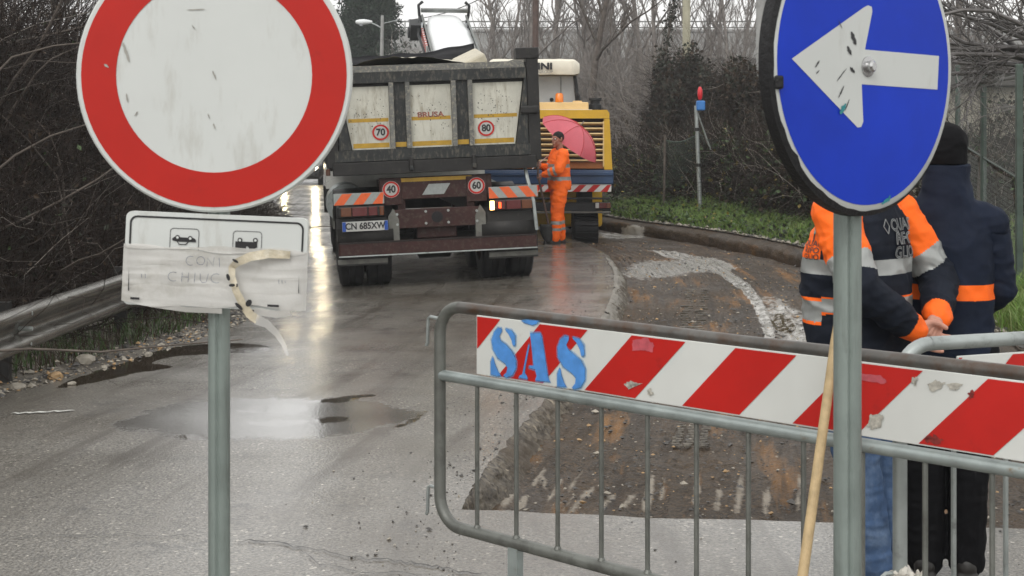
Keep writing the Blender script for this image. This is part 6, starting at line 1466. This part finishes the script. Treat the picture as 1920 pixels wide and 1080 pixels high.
c_ = MB(); rt_ = Matrix.Rotation(R(25), 3, 'Z'); ball(c_, qb(0, -.004, .050), (.088, .108, .085), 3, rt_); loft_ = [(tuple(qb(0, -.004, z_)), rx, ry) for z_, rx, ry in ((-.035, .088, .106), (.02, .0905, .110), (.05, .088, .106))]; loft(c_, loft_, 24, 2); ball(c_, qb(0, .12, .018), (.066, .055, .009), 2, rt_)
pb_.scale = (.965,)*3
fuse(c_, 'cap', [M['black_cloth']], pb_, .006, 2, .004, 18, 5)
# --- worker with the umbrella (faces left)
LC_ = (V3(-.20, .0, 1.40), V3(-.27, .10, 1.16), V3(-.10, .30, 1.08)); RC_ = (V3(.20, .0, 1.40), V3(.24, .08, 1.14), V3(.12, .26, 1.22))
def tpaintC(C_): z = C_[:, 2]; m = np.zeros(len(C_), int); m[((z > .30) & (z < .36)) | ((z > .20) & (z < .25))] = 1; return m
def jpaintC(C_): z = C_[:, 2]; m = np.zeros(len(C_), int); m[((z > .99) & (z < 1.05)) | ((z > 1.19) & (z < 1.245))] = 1; return m
def spaintC(t_, C_): m = np.zeros(len(t_), int); m[((t_ > .55) & (t_ < .63)) | ((t_ > .72) & (t_ < .80))] = 1; return m
PC = dict(feet=((-.11, .10), (.11, -.06)), tr=1.38, ar=1.2, head=(0, .03, 1.635), turn=R(25), skin=M['skin_dark'], vox=.011, arms=(LC_, RC_),
    hands=((LC_[2], (.4, .7, -.2), (.5, -.2, -.4), 1, .9, 1.0), (RC_[2], (-.2, .7, .3), (-.6, 0, .2), -1, .9, 1.0)),
    tmats=[M['hi_orange'], M['reflective']], tpaint=tpaintC, jmats=[M['hi_orange'], M['reflective']], jpaint=jpaintC, spaint=spaintC, jfold=.014, tfold=.016,
    torso=[((0,.0,.84), .20, .17), ((0,.0,.92), .21, .178), ((0,.01,1.1), .20, .172), ((0,.005,1.28), .20, .16), ((0,-.005,1.40), .175, .115), ((0,-.01,1.47), .09, .075)])
wl_ = gnd(1049, 456); wz = float(zroad(np.array(wl_.x), np.array(wl_.y)))
pc, qc, jkc = person('person', (wl_.x, wl_.y, wz), R(106), 'person in orange high visibility suit under a pink umbrella', PC)
h_ = MB(); ball(h_, qc(0, -.016, .036), (.083, .100, .094), 3, Matrix.Rotation(R(25), 3, 'Z')); fuse(h_, 'hair', [M['hair']], pc, .007, 1, .004, 40, 2)
mw = Matrix.Translation(pc.location) @ Matrix.Rotation(R(106), 4, 'Z')
# umbrella
hand_r = mw @ (RC_[2]+V3(-.02, .075, .02)); ax = Vector((.40, -.26, .80)).normalized()
tip = at(1084, 227, 22.55); ax = (tip-hand_r).normalized(); ax = (ax+Vector((.22, -.30, .0))).normalized()
um = empty('umbrella', hand_r, 'pink red umbrella held tilted by the orange suited worker', 'umbrella')
ct = at(1088, 236, 23.12)-hand_r; ax = Vector((.60, -.22, .77)).normalized(); hnd = ct*0
sdx = ax.cross(Vector((0,0,1))).normalized(); sdy = sdx.cross(ax)
V = []; Fs = []; NS, NR = 48, 8; Rm = .57; dep = .29
for j in range(NR+1):
    t_ = j/NR
    for k in range(NS):
        a = 2*math.pi*k/NS; sc_ = 1-.075*(t_**2)*abs(math.sin(4*a)); rr = Rm*math.sin(t_*1.15)/math.sin(1.15)*sc_; hh = -dep*(1-math.cos(t_*1.15))/(1-math.cos(1.15))-.035*t_*(1-t_*.6)*abs(math.sin(4*a))
        V.append(ct+sdx*rr*math.cos(a)+sdy*rr*math.sin(a)+ax*hh)
for j in range(NR):
    for k in range(NS): Fs.append((j*NS+k, j*NS+(k+1) % NS, (j+1)*NS+(k+1) % NS, (j+1)*NS+k))
cnp = MB().add(V, Fs).build('canopy', M['umbrella'], um, True)
pm = M['umbrella'].node_tree; pbs = pm.nodes['Principled BSDF']; tr_ = pm.nodes.new('ShaderNodeBsdfTranslucent'); tr_.inputs[0].default_value = (.92,.25,.31,1); ms = pm.nodes.new('ShaderNodeMixShader'); ms.inputs[0].default_value = .45
pm.links.new(pbs.outputs[0], ms.inputs[1]); pm.links.new(tr_.outputs[0], ms.inputs[2]); pm.links.new(ms.outputs[0], pm.nodes['Material Output'].inputs[0])
MB().tube([ct+ax*.10, ct, ct-ax*.30, Vector((0,0,0)), (Vector((0,0,0))-(ct).normalized()*.12)], .008, 8).build('shaft', M['chrome'], um, True)
for k in range(8):
    a = 2*math.pi*k/8; P_ = []
    for j in range(NR+1): t_ = j/NR; P_.append(ct+(sdx*math.cos(a)+sdy*math.sin(a))*(Rm*math.sin(t_*1.15)/math.sin(1.15)*.995)+ax*(-dep*(1-math.cos(t_*1.15))/(1-math.cos(1.15))-.006))
    MB().tube(P_, .003, 4).build('rib', M['chrome'], um); MB().tube([p+ax*.011 for p in P_], .0035, 4).build('seam', M['barrier_red'], cnp)
m_ = MB(); m_.lathe([(0,.02),(.016,.015),(.017,-.06),(.012,-.07),(0,-.07)], 'z', 10); m_.build('handle', M['sign_black'], um, True)
# shovel: stands on its blade in front of him
hl_ = mw @ (LC_[2]+V3(.03, .075, .0)); sb0 = gnd(1026, 452)
sh_ = empty('shovel', (sb0.x, hl_.y, wz), 'muddy shovel standing upright beside the orange suited worker', 'shovel'); tp_ = hl_-sh_.location
topp = tp_*1.0+Vector((.0, 0, .42)); MB().tube([(0.01, 0, .28), tp_, topp], [.019, .017, .015], 10).build('shaft', M['rust_pole'], sh_, True)
V = []; Fs = []
for j in range(7):
    t_ = j/6; w_ = .125*(1-.75*max(0, t_-.35)**1.6/.5) if t_ > .35 else .125
    for k in range(7): a = -1+k/3; V.append((a*w_+.0, -.02+.035*a*a-.04*t_, .31-.30*t_))
for j in range(6):
    for k in range(6): b = j*7+k; Fs.append((b, b+1, b+8, b+7))
o_ = MB().add(V, Fs).build('blade', M['truck_dark'], sh_, True); o_.modifiers.new('t', 'SOLIDIFY').thickness = .006

# ------------------------------------------------------------------ rainy air
hz_ = MB().box((0, 75, 8.6), (260, 190, 20.0)).build('haze', [])if False else None
me = bpy.data.meshes.new('haze'); bm = bmesh.new(); bmesh.ops.create_cube(bm, size=1); bm.to_mesh(me); bm.free()
hz = link('haze', me); hz.scale = (240, 196, 25); hz.location = (0, 55, -1.7+12.5); hz['kind'] = 'stuff'; hz['label'] = 'thin grey rainy haze over the whole road scene'; hz['category'] = 'haze'
m_ = bpy.data.materials.new('haze'); m_.use_nodes = True; nt = m_.node_tree; nt.nodes.clear(); o_ = nt.nodes.new('ShaderNodeOutputMaterial'); pv = nt.nodes.new('ShaderNodeVolumePrincipled')
pv.inputs['Color'].default_value = (.93, .95, .97, 1); pv.inputs['Density'].default_value = .0011; nt.links.new(pv.outputs[0], o_.inputs['Volume']); me.materials.append(m_)
